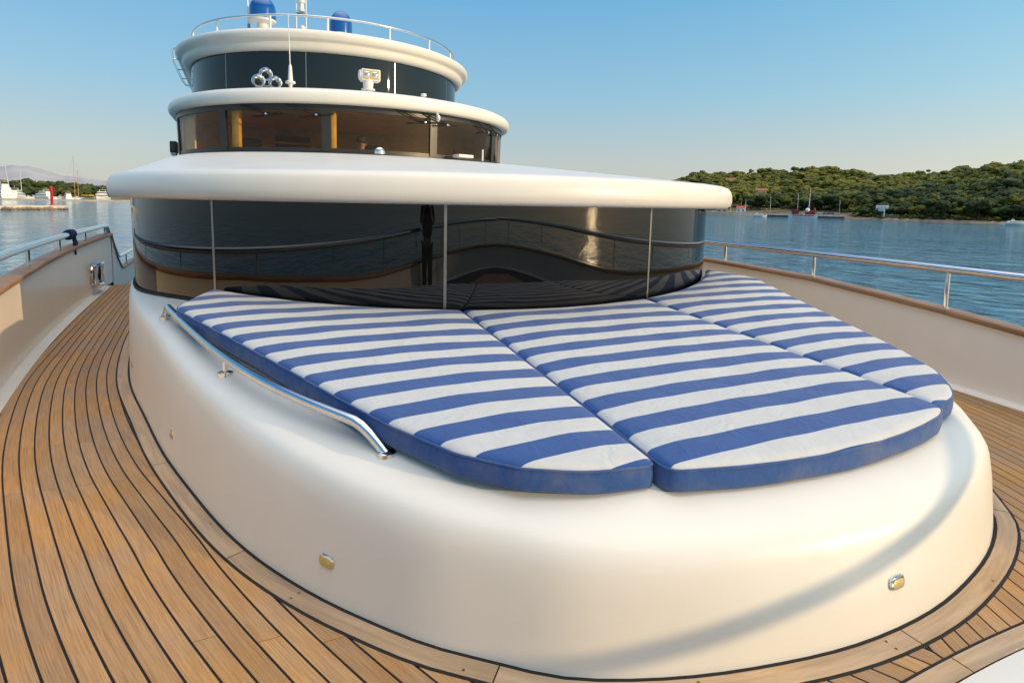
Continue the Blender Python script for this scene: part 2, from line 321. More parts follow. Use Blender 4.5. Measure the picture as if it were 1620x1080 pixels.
_bm = bmesh.new(); bmesh.ops.create_icosphere(_bm, subdivisions=2, radius=1); ICO = np.array([[tuple(v.co) for v in f.verts] for f in _bm.faces]); _bm.free()
_bm = bmesh.new(); bmesh.ops.create_icosphere(_bm, subdivisions=1, radius=1); ICO1 = np.array([[tuple(v.co) for v in f.verts] for f in _bm.faces]); _bm.free()
def crown(seed, ntri, blobs=7, r=1.0, flat=0.72, ico=None):
    """a crown of knobbly foliage masses with ragged leaf sprays standing off them"""
    g = np.random.default_rng(seed); cs = g.normal(size=(blobs, 3)) * [0.46, 0.46, 0.27]; rr = g.uniform(0.28, 0.56, blobs); out = []
    for c, q in zip(cs, rr):
        S_ = (ICO if ico is None else ico); a, b_, c_ = g.uniform(0, 6, 3)
        k = 1 + .16 * np.sin(S_[..., 0] * 5 + a) * np.sin(S_[..., 1] * 6 + b_) + .12 * np.sin(S_[..., 2] * 9 + c_ + S_[..., 0] * 7)
        out.append((S_ * k[..., None] * q + c) * [1, 1, flat])
    b = g.integers(0, blobs, ntri); d = g.normal(size=(ntri, 3)); d /= np.linalg.norm(d, axis=1)[:, None]
    p = cs[b] + d * (rr[b] * g.uniform(0.95, 1.2, ntri))[:, None]; p[:, 2] *= flat
    nn = d + g.normal(size=(ntri, 3)) * 0.35; nn /= np.linalg.norm(nn, axis=1)[:, None]
    u = np.cross(nn, g.normal(size=(ntri, 3))); u /= np.linalg.norm(u, axis=1)[:, None]; v = np.cross(nn, u); s = g.uniform(0.07, 0.16, ntri)[:, None]
    out.append(np.stack([p + u * s, p - u * s * 0.6 + v * s, p - u * s * 0.5 - v * s * 0.9], 1))
    return (np.concatenate(out) * r).reshape(-1, 3)
CR = [crown(20 + i, 260, blobs=6 + i % 3) for i in range(5)]
crown_me, trunk_me = [], []
for i, T in enumerate(CR):
    me = bpy.data.meshes.new("crown"); me.from_pydata([tuple(v) for v in T], [], [(3 * k, 3 * k + 1, 3 * k + 2) for k in range(len(T) // 3)]); me.materials.append(LEAF); crown_me.append(me)
V, Fc = join(tube([(0, 0, 0), (0.03, 0.02, 0.5), (0.0, 0.04, 1.0)], [0.05, 0.035, 0.022], 6), tube([(0.02, 0.02, 0.6), (0.16, 0.05, 0.95)], [0.02, 0.01], 5), tube([(0.02, 0.02, 0.55), (-0.15, -0.1, 0.95)], [0.02, 0.01], 5))
tme = bpy.data.meshes.new("trunk"); tme.from_pydata(V, [], Fc); tme.materials.append(BARK)
def pine(P, h, w, v, label, group):
    o = thing("pine_tree", P, label, "tree", group)
    t = bpy.data.objects.new("trunk", tme); t.parent = o; t.scale = (h * 0.9, h * 0.9, h * 0.62); COL.objects.link(t)
    c = bpy.data.objects.new("crown", crown_me[v]); c.parent = o; c.location = (0, 0, h * 0.62); c.scale = (w, w, h * 0.52); c.rotation_euler = (0, 0, random.uniform(0, 6.28)); COL.objects.link(c)
    return o

# wooded hill across the water, to the right
HB = np.array([1040, 1090, 1130, 1200, 1300, 1400, 1450, 1500, 1560, 1620, 1700, 1850])
HE = np.array([30, 52, 57, 61, 63, 56, 58, 62, 66, 72, 78, 66.0])            # skyline above the horizon, in thousandths of the focal length
HS = np.array([372, 366, 362, 358, 352, 325, 318, 312, 306, 303, 300, 300.0]) # distance of the shore
HC = np.array([700, 690, 680, 660, 620, 600, 570, 540, 520, 500, 500, 500.0])
def hill_z(px, d):
    e, s, c = np.interp(px, HB, HE), np.interp(px, HB, HS), np.interp(px, HB, HC)
    k = math.cos(math.atan((px - 810) / F)); zc = 1.7 + (e - 10) / F * c * k          # trees make up the rest of the skyline
    t = min(max((d - s) / (c - s), 0), 1.25); q = t * t * (3 - 2 * t) if t < 1 else 1.0
    q = 0.55 * q + 0.45 * min(t, 1)
    z = -2.2 + (zc + 2.2) * q - max(0, t - 1) * 14
    return z + 1.6 * math.sin(px * 0.031 + d * 0.02) * t + 1.1 * math.sin(px * 0.083 - d * 0.031) * t
rows = []
for px in np.arange(1030, 1860, 8):
    s, c = np.interp(px, HB, HS), np.interp(px, HB, HC)
    r = [at(px, s - 3, ZW - 0.5), at(px, s + 1.0 + math.sin(px * .2), ZW + 0.7 + 0.3 * math.sin(px * 0.37))]
    for d in np.linspace(s + 6, c * 1.15, 26): r.append(at(px, d, hill_z(px, d)))
    r.append(at(px, c * 1.3, -20)); rows.append(r)
V, Fc = grid(rows)
ho = mk("hillside", (V, Fc), [HILL, ROCK]); tag(ho, "wooded hillside rising behind the far shore on the right", "hill", kind='structure')
for i, p in enumerate(ho.data.polygons):
    if (p.vertices[0] % 29) < 2: p.material_index = 1
n_ind = 0; massV = []
cand = []
for i in range(2300):
    px = random.uniform(1045, 1690); s, c = np.interp(px, HB, HS), np.interp(px, HB, HC)
    t = random.random() ** 1.25; d = s + 9 + t * (c * 1.04 - s - 9)
    if 1110 < px < 1345 and d < s + 34: continue
    # bare stony clearings near the crest
    if 1180 < px < 1440 and t > 0.62 and (math.sin(px * 0.09 + t * 9) + math.sin(px * 0.041 - t * 14)) > -0.1 and random.random() < 0.75: continue
    if 1198 < px < 1215 and abs(d - (s + 75)) < 30: continue
    cand.append((d, px, t))
cand.sort(); placed = []
for d, px, t in cand:
    P = at(px, d)
    if any((P - q).length < (5.6 if t < .7 else 7.0) for q in placed[-140:]): continue
    placed.append(P); P.z = hill_z(px, d) - 0.3
    h = random.uniform(6.5, 11.5) * (0.72 if t > 0.7 else 1.0); w = h * random.uniform(0.44, 0.70)
    if px > 1345 and d < np.interp(px, HB, HS) + 20: h *= random.uniform(0.55, 0.95); w = h * 0.62
    if n_ind < 210 and px < 1640:
        n_ind += 1
        if t < 0.04: lab = "broad green pine at the water's edge on the far right shore"
        elif t < 0.3: lab = "green pine low on the wooded hillside above the quay"
        else: lab = "green pine higher up the wooded hillside across the water"
        pine(P, h, w, random.randrange(5), lab, "pines on the right hillside")
    else:
        a = random.uniform(0, 6.28); T = crown(random.randrange(9999), 110, 5) * [w, w, h * 0.52]; ca, sa = math.cos(a), math.sin(a)
        massV.append(np.stack([T[:, 0] * ca - T[:, 1] * sa + P.x, T[:, 0] * sa + T[:, 1] * ca + P.y, T[:, 2] + P.z + h * 0.55], 1))
def mass(name, arr, m, label):
    A = np.concatenate(arr); k = len(A) // 3; me = bpy.data.meshes.new(name)
    me.vertices.add(len(A)); me.vertices.foreach_set("co", A.ravel()); me.loops.add(len(A)); me.loops.foreach_set("vertex_index", np.arange(len(A)))
    me.polygons.add(k); me.polygons.foreach_set("loop_start", np.arange(0, len(A), 3)); me.update(calc_edges=True); me.materials.append(m)
    o = bpy.data.objects.new(name, me); COL.objects.link(o); return tag(o, label, "woodland", kind='stuff')
mass("pine_wood", massV, LEAFS, "dense pine wood covering the upper hillside on the right")
shrub = []
for i in range(900):
    px = random.uniform(1045, 1690); s = np.interp(px, HB, HS); c = np.interp(px, HB, HC); d = s + 5 + random.random() ** 1.6 * (c - s)
    if 1110 < px < 1345 and d < s + 36: continue
    P = at(px, d, hill_z(px, d)); h = random.uniform(1.2, 2.8)
    shrub.append(crown(i, 20, 3, ico=ICO1) * [h, h, h] + np.array(P) + [0, 0, h * 0.3])
mass("undergrowth", shrub, LEAFS, "low green undergrowth between the pines on the right hillside")

# left: forested spit behind the marina and hazy mountains
rows = []
for px in np.arange(-260, 420, 10):
    s = 610; r = [at(px, s - 2, ZW - .5), at(px, s, ZW + 1.2)]
    hz = np.interp(px, [-260, 0, 60, 120, 160, 175, 215, 300, 420], [4, 5.0, 4.5, 3.5, 2.5, 1.5, -2.0, -2.5, -3.2])
    for d, f in ((625, 0.1), (660, 0.55), (720, 1), (800, 0.9), (1000, -0.3)): r.append(at(px, d, ZW + 1.2 + (hz + 1.8) * f))
    rows.append(r)
tag(mk("spit", grid(rows), HILL), "low wooded spit of land behind the marina on the left", "land", kind='structure')
massV = []
for i in range(520):
    px = random.uniform(-200, 172); d = random.uniform(622, 800); P = at(px, d)
    hz = np.interp(px, [-260, 0, 60, 120, 160, 175], [4, 5.0, 4.5, 3.5, 2.5, 1.5]); P.z = ZW + 1 + (hz + 1.8) * min(1, (d - 615) / 90)
    h = random.uniform(7, 11.5) * (1 if d > 660 else 0.8); w = h * random.uniform(0.45, 0.65)
    massV.append(crown(i, 70, 5) * [w, w, h * 0.55] + np.array(P) + [0, 0, h * 0.5])
mass("shore_wood", massV, LEAFS, "dark green wood behind the moored yachts on the left")
rows = []
prof_x = [-400, -120, 0, 30, 50, 75, 105, 140, 175, 260, 420, 700]; prof_e = [20, 34, 40, 44, 43, 36, 29, 25, 22, 14, 6, 0]
for px in np.arange(-400, 700, 6):
    e = np.interp(px, prof_x, prof_e) + 0.8 * math.sin(px * 0.11) + 0.5 * math.sin(px * 0.29 + 1); k = math.cos(math.atan((px - 810) / F))
    r = [at(px, 6500, ZW - 10)]
    for d, f in ((7000, .3), (7600, .55), (8300, .82), (9000, 1.0), (9800, 0.9)):
        r.append(at(px, d, max(-5, e * f) / F * d * k + 22 * math.sin(px * 0.07 + d * 0.003) * (f < 1)))
    rows.append(r)
tag(mk("mountain", grid(rows), MOUNT), "mountain ridge in haze-paled colour far off on the left", "mountain", kind='structure')

# ------------------------------------------------------------------ outlines of the yacht (starboard is -X, +Y is aft)
def mirror(h):
    h = np.asarray(h, float); return np.concatenate([h[::-1], (h * [-1, 1])[1:]])
BASE_H = [(0, 1.355), (.32, 1.372), (.61, 1.42), (.92, 1.495), (1.21, 1.60), (1.40, 1.70), (1.58, 1.85), (1.76, 2.01), (1.94, 2.22), (2.07, 2.39), (2.19, 2.57), (2.35, 2.85), (2.52, 3.23), (2.68, 3.68), (2.88, 4.30), (3.10, 5.15), (3.31, 6.0), (3.50, 7.3), (3.60, 8.6), (3.63, 10.0), (3.63, 14.0)]
BASE = spline(mirror(BASE_H), 241)
BASE_N = normals2(BASE)
if BASE_N[120][1] > 0: BASE_N = -BASE_N                               # outward
HULL_H = [(0, -4.7), (.75, -4.45), (1.5, -3.85), (2.2, -2.98), (2.75, -1.95), (3.13, -.95), (3.38, .2), (3.6, 1.4), (3.78, 2.6), (3.88, 3.2), (4.15, 5.0), (4.31, 6.2), (4.47, 7.7), (4.60, 9.5), (4.73, 12.8), (4.76, 14.0), (4.80, 16.0), (4.82, 24)]
HL = spline(HULL_H, 300)
def hull(y): return float(np.interp(y, HL[:, 1], HL[:, 0]))
def capz(y): return float(np.interp(y, [-4.7, 1.5, 2.7, 3.45, 5.1, 7.3, 9.0, 10.4, 13.9], [.48, .56, .62, .685, .785, .81, .845, .872, .885])) # underside of the cap rail

# deck -------------------------------------------------------------
hy = [(h[0] - .005, h[1]) for h in HL if h[1] < 13.3] + [(hull(13.3) - .005, 13.3)]
poly = [(x, y, -0.004) for x, y in hy] + [(-x, y, -0.004) for x, y in hy[::-1][:-1]]
deck = mk("deck", ([p for p in poly], [tuple(range(len(poly)))]), RUBBER, smooth=False)
tag(deck, "teak foredeck of long planks with black caulking", "deck", kind='structure')
L1Y = [-3.6, -1.5, 0, 1.2, 2.4, 2.95, 3.3, 3.83, 4.45, 5.0, 5.56, 6.5, 7.6, 9.5, 12.8, 14]
L1X = [-.2, 1.05, 1.93, 2.53, 3.07, 3.29, 3.41, 3.58, 3.77, 3.91, 4.03, 4.19, 4.285, 4.40, 4.54, 4.58]
_l1 = spline(list(zip(L1X, L1Y)), 400)
def l1(y): return float(np.interp(y, _l1[:, 1], _l1[:, 0]))
def pit(y): return float(np.interp(y, [-1, 1.2, 2.4, 3.2, 4.1, 5.5, 7.5, 14], [.092, .094, .092, .092, .084, .079, .0725, .071]))
MARG = BASE + BASE_N * 0.108
_mh = MARG[:121][::-1]                                                # port half, bow to stern
def marg(y): return float(np.interp(y, _mh[:, 1], _mh[:, 0])) if y > _mh[0, 1] else 0.0
MY = float(_mh[0, 1])
_ph = (BASE + BASE_N * .05)[:121][::-1]
def inner(y):
    if y > float(_ph[0, 1]): return float(np.interp(y, _ph[:, 1], _ph[:, 0]))
    if y > 1.12 or y < -.14: return 0.0
    return 1.02
def outer(y): return hull(y) - 0.112
ys_all = np.unique(np.round(np.concatenate([np.arange(-3.6, 1.12, .06), [-.14, -.138, 1.12], np.arange(1.122, 1.3, .006), np.arange(1.3, 1.7, .02), np.arange(1.7, 3, .06), np.arange(3, 13.31, .15)]), 4))
CK = 0.0047
def plank_piece(k, y0, y1, side):
    pts = []
    for y in [v for v in ys_all if y0 < v < y1] + [y0, y1]:
        c0, c1 = l1(y) - k * pit(y), l1(y) - (k + 1) * pit(y)         # distances from the centreline
        sl = (l1(y + .05) - l1(y - .05)) / .1; g = CK * math.sqrt(1 + sl * sl)
        a, b = min(c0 - g, outer(y)), max(c1 + g, inner(y) + (0.006 if inner(y) in (0.0,) else 0.004))
        pts.append((y, a, b))
    pts.sort(); runs = []; cur = []
    for p in pts:
        if p[1] - p[2] > 0.0015: cur.append(p)
        else:
            if len(cur) > 1: runs.append(cur)
            cur = []
    if len(cur) > 1: runs.append(cur)
    for run in runs:
        if run[-1][0] - run[0][0] < 0.02: continue
        V, Fc, UV = [], [], []
        for y, a, b in run:
            c0 = l1(y) - k * pit(y)
            for x, z in ((a, -.006), (a, 0), (b, 0), (b, -.006)):
                V.append((side * x, y, z)); UV.append((y, (c0 - x)))
        for i in range(len(run) - 1):
            for j in range(3):
                f = (4 * i + j, 4 * i + j + 1, 4 * i + 5 + j, 4 * i + 4 + j); Fc.append(f if side > 0 else f[::-1])
        Fc.append((0, 1, 2, 3) if side < 0 else (3, 2, 1, 0)); e = 4 * (len(run) - 1); Fc.append((e, e + 1, e + 2, e + 3) if side > 0 else (e + 3, e + 2, e + 1, e))
        mk("plank", (V, Fc, UV), TEAK, deck, smooth=False)
for side in (-1, 1):
    for k in range(-9, 38):
        j = [-3.6, -1.2, 0.6, 2.2 + .1 * (k % 3), 4.80 - 0.008 * k, 7.4 + .05 * (k % 4), 10.0, 13.3] if k % 2 else [-3.6, -2.0, .2, 4.06 - 0.006 * k, 6.3 + .04 * (k % 3), 8.7, 11.2, 13.3]
        for a, b in zip(j[:-1], j[1:]): plank_piece(k, a + .0015, b - .0015, side)
# margin planks round the sunpad base
cut = [0, 22, 46, 66, 84, 95, 107, 120, 134, 146, 157, 176, 196, 218, 240]
for a, b in zip(cut[:-1], cut[1:]):
    seg = BASE[a:b + 1]; nn = BASE_N[a:b + 1]; t = seg[1] - seg[0]; ln = np.r_[0, np.cumsum(np.linalg.norm(np.diff(seg, axis=0), axis=1))]
    seg = seg.copy(); tv = (seg[1] - seg[0]) / np.linalg.norm(seg[1] - seg[0]); seg[0] += tv * .003; tv = (seg[-1] - seg[-2]) / np.linalg.norm(seg[-1] - seg[-2]); seg[-1] -= tv * .003
    V, Fc, UV = [], [], []
    for p, n_, u in zip(seg, nn, ln):
        for o_, z in ((.016, -.006), (.016, .003), (.098, .003), (.098, -.006)):
            V.append((p[0] + n_[0] * o_, p[1] + n_[1] * o_, z)); UV.append((u + a, o_ + a * .3))
    for i in range(len(seg) - 1):
        for j in range(3): Fc.append((4 * i + j, 4 * i + j + 1, 4 * i + 5 + j, 4 * i + 4 + j))
    Fc.append((3, 2, 1, 0)); e = 4 * (len(seg) - 1); Fc.append((e, e + 1, e + 2, e + 3))
    mk("margin_plank", (V, Fc, UV), TEAKM, deck, smooth=False)
cs_, cn_ = BASE, BASE_N
mk("caulk_seam", grid([[(p[0] + n_[0] * o_, p[1] + n_[1] * o_, z) for o_, z in ((-.03, .0012), (.1115, .0012), (.1118, -.006))] for p, n_ in zip(cs_, cn_)]), RUBBER, deck, smooth=False)
mk("caulk_seam", grid([[(x, 1.180 - .05 * x * x, -.006), (x, 1.1797 - .05 * x * x, .0012), (x, 1.07 - .07 * x * x, .0012)] for x in np.linspace(-1.01, 1.01, 30)]), RUBBER, deck, smooth=False)
for i in list(range(86, 150, 7)) + [60, 72]:
    for o_ in (.035, .075):
        if (i * 7 + int(o_ * 100)) % 3 == 0: continue
        p = BASE[i] + BASE_N[i] * o_; mk("deck_plug", lathe([(.006, .0036), (0, .0036)], (p[0], p[1], 0), 10), CAPD, deck, smooth=False)
# margin planks and the white raised bow hatch in front
for x0, x1 in ((-1.0, .027), (.033, 1.0)):
    xs = np.linspace(x0, x1, 14); V, Fc, UV = [], [], []
    for x in xs:
        for y, z in ((1.168 - .05 * x * x, -.006), (1.168 - .05 * x * x, .003), (1.092 - .07 * x * x, .003), (1.092 - .07 * x * x, -.006)): V.append((x, y, z)); UV.append((x, y))
    for i in range(13):
        for j in range(3): Fc.append((4 * i + j, 4 * i + 4 + j, 4 * i + 5 + j, 4 * i + j + 1))
    Fc.append((0, 1, 2, 3)); Fc.append((55, 54, 53, 52)); mk("margin_plank", (V, Fc, UV), TEAKM, deck, smooth=False)
hat = [(1.082 - .07 * x * x, x) for x in np.linspace(1.0, -1.0, 15)]
ring = [(x, y) for y, x in hat] + [(-1.0, .1), (-.9, -.1), (.9, -.1), (1.0, .1)]
cen = np.mean(ring, axis=0); rows = []
for off, z in ((0, -.003), (0, .006), (.006, .012), (.02, .014), (.5, .014)):
    rows.append([(p[0] + (cen[0] - p[0]) * off, p[1] + (cen[1] - p[1]) * off, z) for p in ring])
V, Fc = grid(rows, True); Fc.append(tuple(len(V) - len(ring) + j for j in range(len(ring))))
tag(mk("bow_hatch", (V, Fc), GEL), "white raised hatch edge at the lower right corner of the deck", "hatch")

# sunpad base ------------------------------------------------------
def ztop(y):
    z = .545 + .0858 * (y - 1.77); return z if z < .78 else .78 + .06 * (1 - math.exp(-(z - .78) / .06))
def inset_scale(y): return float(np.interp(y, [1.3, 2.0, 3.0, 5.0, 6.0, 7.5, 8.6, 14], [.74, .84, 1.0, .95, .66, .22, .16, .15]))
tight = [(0, -.01), (.003, .01), (.018, .15), (.032, .29), (.039, .20), (.046, .155), (.057, .12), (.075, .094), (.10, .077), (.14, .065), (.19, .055), (.25, .044), (.33, .026), (.41, .010), (.50, 0)]
soft = [(0, -.01), (.003, .01), (.020, .13), (.038, .235), (.050, .260), (.066, .208), (.088, .160), (.116, .120), (.150, .088), (.19, .062), (.24, .040), (.29, .023), (.35, .010), (.42, .003), (.50, 0)]
def prof_at(k, y):
    w = float(np.interp(y, [1.3, 1.9, 3.4], [.40, .32, 0])); return tight[k][0] * (1 - w) + soft[k][0] * w, tight[k][1] * (1 - w) + soft[k][1] * w
rows = []
for k in range(15):
    row = []
    for p, n_ in zip(BASE, BASE_N):
        off, za = prof_at(k, p[1]); q = p - n_ * off * inset_scale(p[1]); zt = ztop(q[1])
        row.append((q[0], q[1], za * (zt / .545) if k < 4 else zt - za))
    rows.append(row)
V, Fc = grid(rows); nb = len(BASE); st = len(V) - nb
V += [(0, V[st + i][1], ztop(V[st + i][1]) + .012) for i in range(nb // 2 + 1)]; c0 = st + nb
for i in range(nb // 2):
    Fc.append((st + i, st + i + 1, c0 + i + 1, c0 + i)); Fc.append((st + nb - 1 - i, c0 + i, c0 + i + 1, st + nb - 2 - i))
sb = thing("sunpad_base", (0, 4.0, 0), "large rounded white base under the striped sunbathing pads", "sunpad base")
mk("body", (V, Fc), GEL, sb, sharp=60)
def base_at(i, z):
    p, n_ = BASE[i], BASE_N[i]; off = np.interp(z, [0, .15, .29], [.003, .018, .032]) * inset_scale(p[1]); return p - n_ * off, n_
def surf(x, y):
    i = int(np.argmin((BASE[:, 0] - x) ** 2 + (BASE[:, 1] - y) ** 2)); d = math.hypot(BASE[i, 0] - x, BASE[i, 1] - y) / inset_scale(y)
    P_ = [prof_at(k, y) for k in range(4, 15)]
    return ztop(y) - float(np.interp(d, [q[0] for q in P_], [q[1] for q in P_]))
def courtesy_light(i, z):
    p, n_ = base_at(i, z); t = np.array([-n_[1], n_[0]]); tilt = .11
    def ext(w, h, r, d0, d1, d2):
        rows = []
        for s, d in ((1, d0), (1, d1), (.88, d2)):
            rows.append([(p[0] + t[0] * a * s + n_[0] * (d - tilt * b), p[1] + t[1] * a * s + n_[1] * (d - tilt * b), z + b * s) for a, b in rrect(w, h, r)])
        V, Fc = grid(rows, True); Fc.append(tuple(len(V) - len(rows[0]) + j for j in range(len(rows[0])))); return V, Fc
    bz = mk("courtesy_light", ext(.088, .054, .022, -.01, .004, .008), STEEL, sb)
    mk("lens", ext(.064, .034, .012, .003, .0095, .0105), LENS, bz)
def nearest(x, y): return int(np.argmin((BASE[:, 0] - x) ** 2 + (BASE[:, 1] - y) ** 2))
courtesy_light(nearest(-2.08, 2.41), .165); courtesy_light(nearest(-.02, 1.36), .19); courtesy_light(nearest(-2.84, 4.16), .18); courtesy_light(nearest(2.08, 2.41), .20)
courtesy_light(nearest(-3.33, 6.1), .2)

# sunpads ----------------------------------------------------------
def offset_poly(P, d):
    P = np.asarray(P, float); n_ = normals2(P, True)
    a = 0.5 * np.sum(P[:, 0] * np.roll(P[:, 1], -1) - np.roll(P[:, 0], -1) * P[:, 1])
    return P - n_ * d * (1 if a > 0 else -1)
def resample(P, step):
    P = np.asarray(P, float); Q = np.vstack([P, P[:1]]); t = np.r_[0, np.cumsum(np.linalg.norm(np.diff(Q, axis=0), axis=1))]; n = max(8, int(t[-1] / step))
    q = np.linspace(0, t[-1], n, endpoint=False); return np.stack([np.interp(q, t, Q[:, 0]), np.interp(q, t, Q[:, 1])], 1)
def fillet(P, rs, n=5):
    """rounds polygon corners; rs gives a radius per corner (0 keeps a point of a curved side)"""
    out = []; k = len(P)
    for i in range(k):
        p, a, b = np.array(P[i], float), np.array(P[i - 1], float), np.array(P[(i + 1) % k], float); r = rs[i]
        if r == 0: out.append(p); continue
        u = (a - p) / np.linalg.norm(a - p); v = (b - p) / np.linalg.norm(b - p)
        for j in range(n + 1):
            t = j / n; s = p + u * r; e = p + v * r; out.append((1 - t) ** 2 * s + 2 * t * (1 - t) * p + t * t * e)
    return np.array(out)
def padz(y): return .66 + .0858 * (y - 1.77)
def sunpad(corners, rs, y_phase, label, seed, sag=0.0):
    P = resample(fillet(corners, rs), .035); cx_, cy_ = P.mean(0); g = np.random.default_rng(seed)
    o = thing("sun_cushion", (cx_, cy_, padz(cy_) - .13), label, "cushion", "striped sunpads on the foredeck")
    rings = [P] + [offset_poly(P, d) for d in (.002, .005, .010, .018, .028, .045)]
    pts = [tuple(p) for r in rings for p in r]; nB = len(P)
    lo, hi = P.min(0), P.max(0); inn = rings[-1]
    def inside(p, Q):
        x, y = p; c = False; j = len(Q) - 1
        for i in range(len(Q)):
            if (Q[i][1] > y) != (Q[j][1] > y) and x < (Q[j][0] - Q[i][0]) * (y - Q[i][1]) / (Q[j][1] - Q[i][1] + 1e-12) + Q[i][0]: c = not c
            j = i
        return c
    for x in np.arange(lo[0], hi[0], .055):
        for y in np.arange(lo[1], hi[1], .055):
            p = (x + g.uniform(-.012, .012), y + g.uniform(-.012, .012))
            if inside(p, inn) and np.min(np.linalg.norm(inn - p, axis=1)) > .03: pts.append(p)
    vs, _, fs, *_r = geometry.delaunay_2d_cdt([Vector(p) for p in pts], [(i, (i + 1) % nB) for i in range(nB)], [], 1, 1e-5)
    V2 = np.array([tuple(v) for v in vs]); A_, B_ = P, np.roll(P, -1, 0); AB = B_ - A_; tt = np.clip(np.einsum('ijk,jk->ij', V2[:, None, :] - A_[None], AB) / (AB ** 2).sum(1), 0, 1)
    D = np.min(np.linalg.norm(V2[:, None, :] - (A_[None] + tt[..., None] * AB[None]), axis=2), axis=1)
    D = np.where(D < .0015, 0, D)
    ed = np.where(D < .038, np.sqrt(np.clip(1 - (1 - np.clip(D / .038, 0, 1)) ** 2, 0, 1)), 1) * .020
    crown_ = .024 * (1 - np.exp(-D / .18)); ph = g.uniform(0, 6, 6)
    wr = .0025 * np.sin(V2[:, 0] * 9 + ph[0] + 2 * np.sin(V2[:, 1] * 5 + ph[1])) * np.sin(V2[:, 1] * 7 + ph[2]) + .0015 * np.sin(V2[:, 0] * 17 + V2[:, 1] * 11 + ph[3])
    mid = np.abs(V2[:, 1] - cy_) / (hi[1] - lo[1])
    zz = np.array([padz(y) for y in V2[:, 1]]) + ed + crown_ - .020 + wr * np.clip(D / .1, 0, 1) - sag * np.exp(-(mid / .3) ** 2)
    UV = np.stack([V2[:, 0], (V2[:, 1] - y_phase) / .262], 1)
    mk("striped_cover", ([(a, b, c) for (a, b), c in zip(V2, zz)], [tuple(f) for f in fs], UV), STRIPE, o, sharp=80)
    rows = []
    bl = lambda t: .007 * math.sin(math.pi * t)
    for t in (0, .08, .3, .6, .85, 1):
        Q = offset_poly(P, -(bl(t) + .002)) if t not in (0,) else offset_poly(P, .012)
        rows.append([(q[0], q[1], padz(p[1]) - .020 - .098 * (1 - t) + (.002 * math.sin(i * .35 + seed))) for i, (q, p) in enumerate(zip(Q, P))])
    mk("side_band", grid(rows, True), BAND, o, sharp=80)
    mk("piping", tube([(p[0], p[1], padz(p[1]) - .018) for p in offset_poly(P, -.003)[::1]], .0055, 6, closed=True), BAND, o)
    return o
GY, GR = 7.60, 3.445                                                   # forward cabin glass: centre and radius
def gback(x, r=GR + .04): return GY - math.sqrt(r * r - x * x)
mid = [(-.865, 1.77)] + [(x, 1.645 + .125 * ((x - .08) / .93) ** 2) for x in np.linspace(-.75, .87, 9)] + [(1.0, 1.785), (.885, gback(.885))] + [(x, gback(x)) for x in np.linspace(.8, -.8, 9)] + [(-.85, gback(.85))]
rs = [.06] + [0] * 9 + [.06, .03] + [0] * 9 + [.03]
sunpad(mid, rs, 1.785, "middle striped cushion, the longest one with a curved blue front edge", 1)
sidep = [(1.22, 1.87), (1.42, 1.985), (1.62, 2.17), (1.82, 2.50), (1.99, 2.87), (2.23, 3.42), (2.46, 3.93), (2.70, 4.45), (2.85, 4.77)]
back = [(x, gback(x)) for x in np.linspace(2.62, 1.0, 9)]
for s, lab, ph, sd_ in ((-1, "left striped cushion beside the steel grab rail", 1.99, 2), (1, "right striped cushion tapering towards the black glass", 1.985, 3)):
    tip, bk_ = (.885, .865) if s < 0 else (1.0, .90)
    C = [(tip, 1.825)] + [(1.18 if s < 0 else 1.26, sidep[0][1])] + sidep[1:] + back + [(bk_, gback(bk_))]
    r = [.05, .10] + [0] * 7 + [.12] + [.06] + [0] * 8 + [.03]
    sunpad([(s * x, y) for x, y in C], r, ph, lab, sd_)

# grab rail beside the left cushion
ia, ib = nearest(-3.09, 5.10), nearest(-2.03, 2.33)
gp = [tuple(BASE[i] - BASE_N[i] * np.interp(i, sorted((ia, ib)), (.155, .265) if ia < ib else (.265, .155))) for i in np.linspace(ia, ib, 8).round().astype(int)]
gr = thing("grab_rail", (-2.45, 3.86, ztop(3.86)), "low curved steel grab rail on the white base by the left cushion", "rail")
gp = [gp[0], gp[2], gp[5], gp[7]]; gs = spline(gp, 60); pts = []; zfit = np.polyfit(gs[:, 1], [surf(*q) for q in gs], 2)
for i, p in enumerate(gs):
    t = i / 59; h = .098 * min(1, math.sin(min(1, t / .035) * math.pi / 2)) * min(1, math.sin(min(1, (1 - t) / .075) * math.pi / 2)); pts.append((p[0], p[1], float(np.polyval(zfit, p[1])) + h))
mk("rail_tube", tube(pts, .0265, 14), STEEL, gr)
gm = gs[int(np.argmin(np.abs(gs[:, 1] - 3.74)))]
for x, y, full in ((*gs[0], 0), (*gm, 1), (*gs[-1], 0)):
    z = float(np.polyval(zfit, y))
    if full: mk("post", tube([(x, y, z - .01), (x, y, z + .095)], .015, 12), STEEL, gr)
    mk("flange", lathe([(0, .016), (.030, .016), (.043, .010), (.045, -.02)], (x, y, z), 20), STEEL, gr)

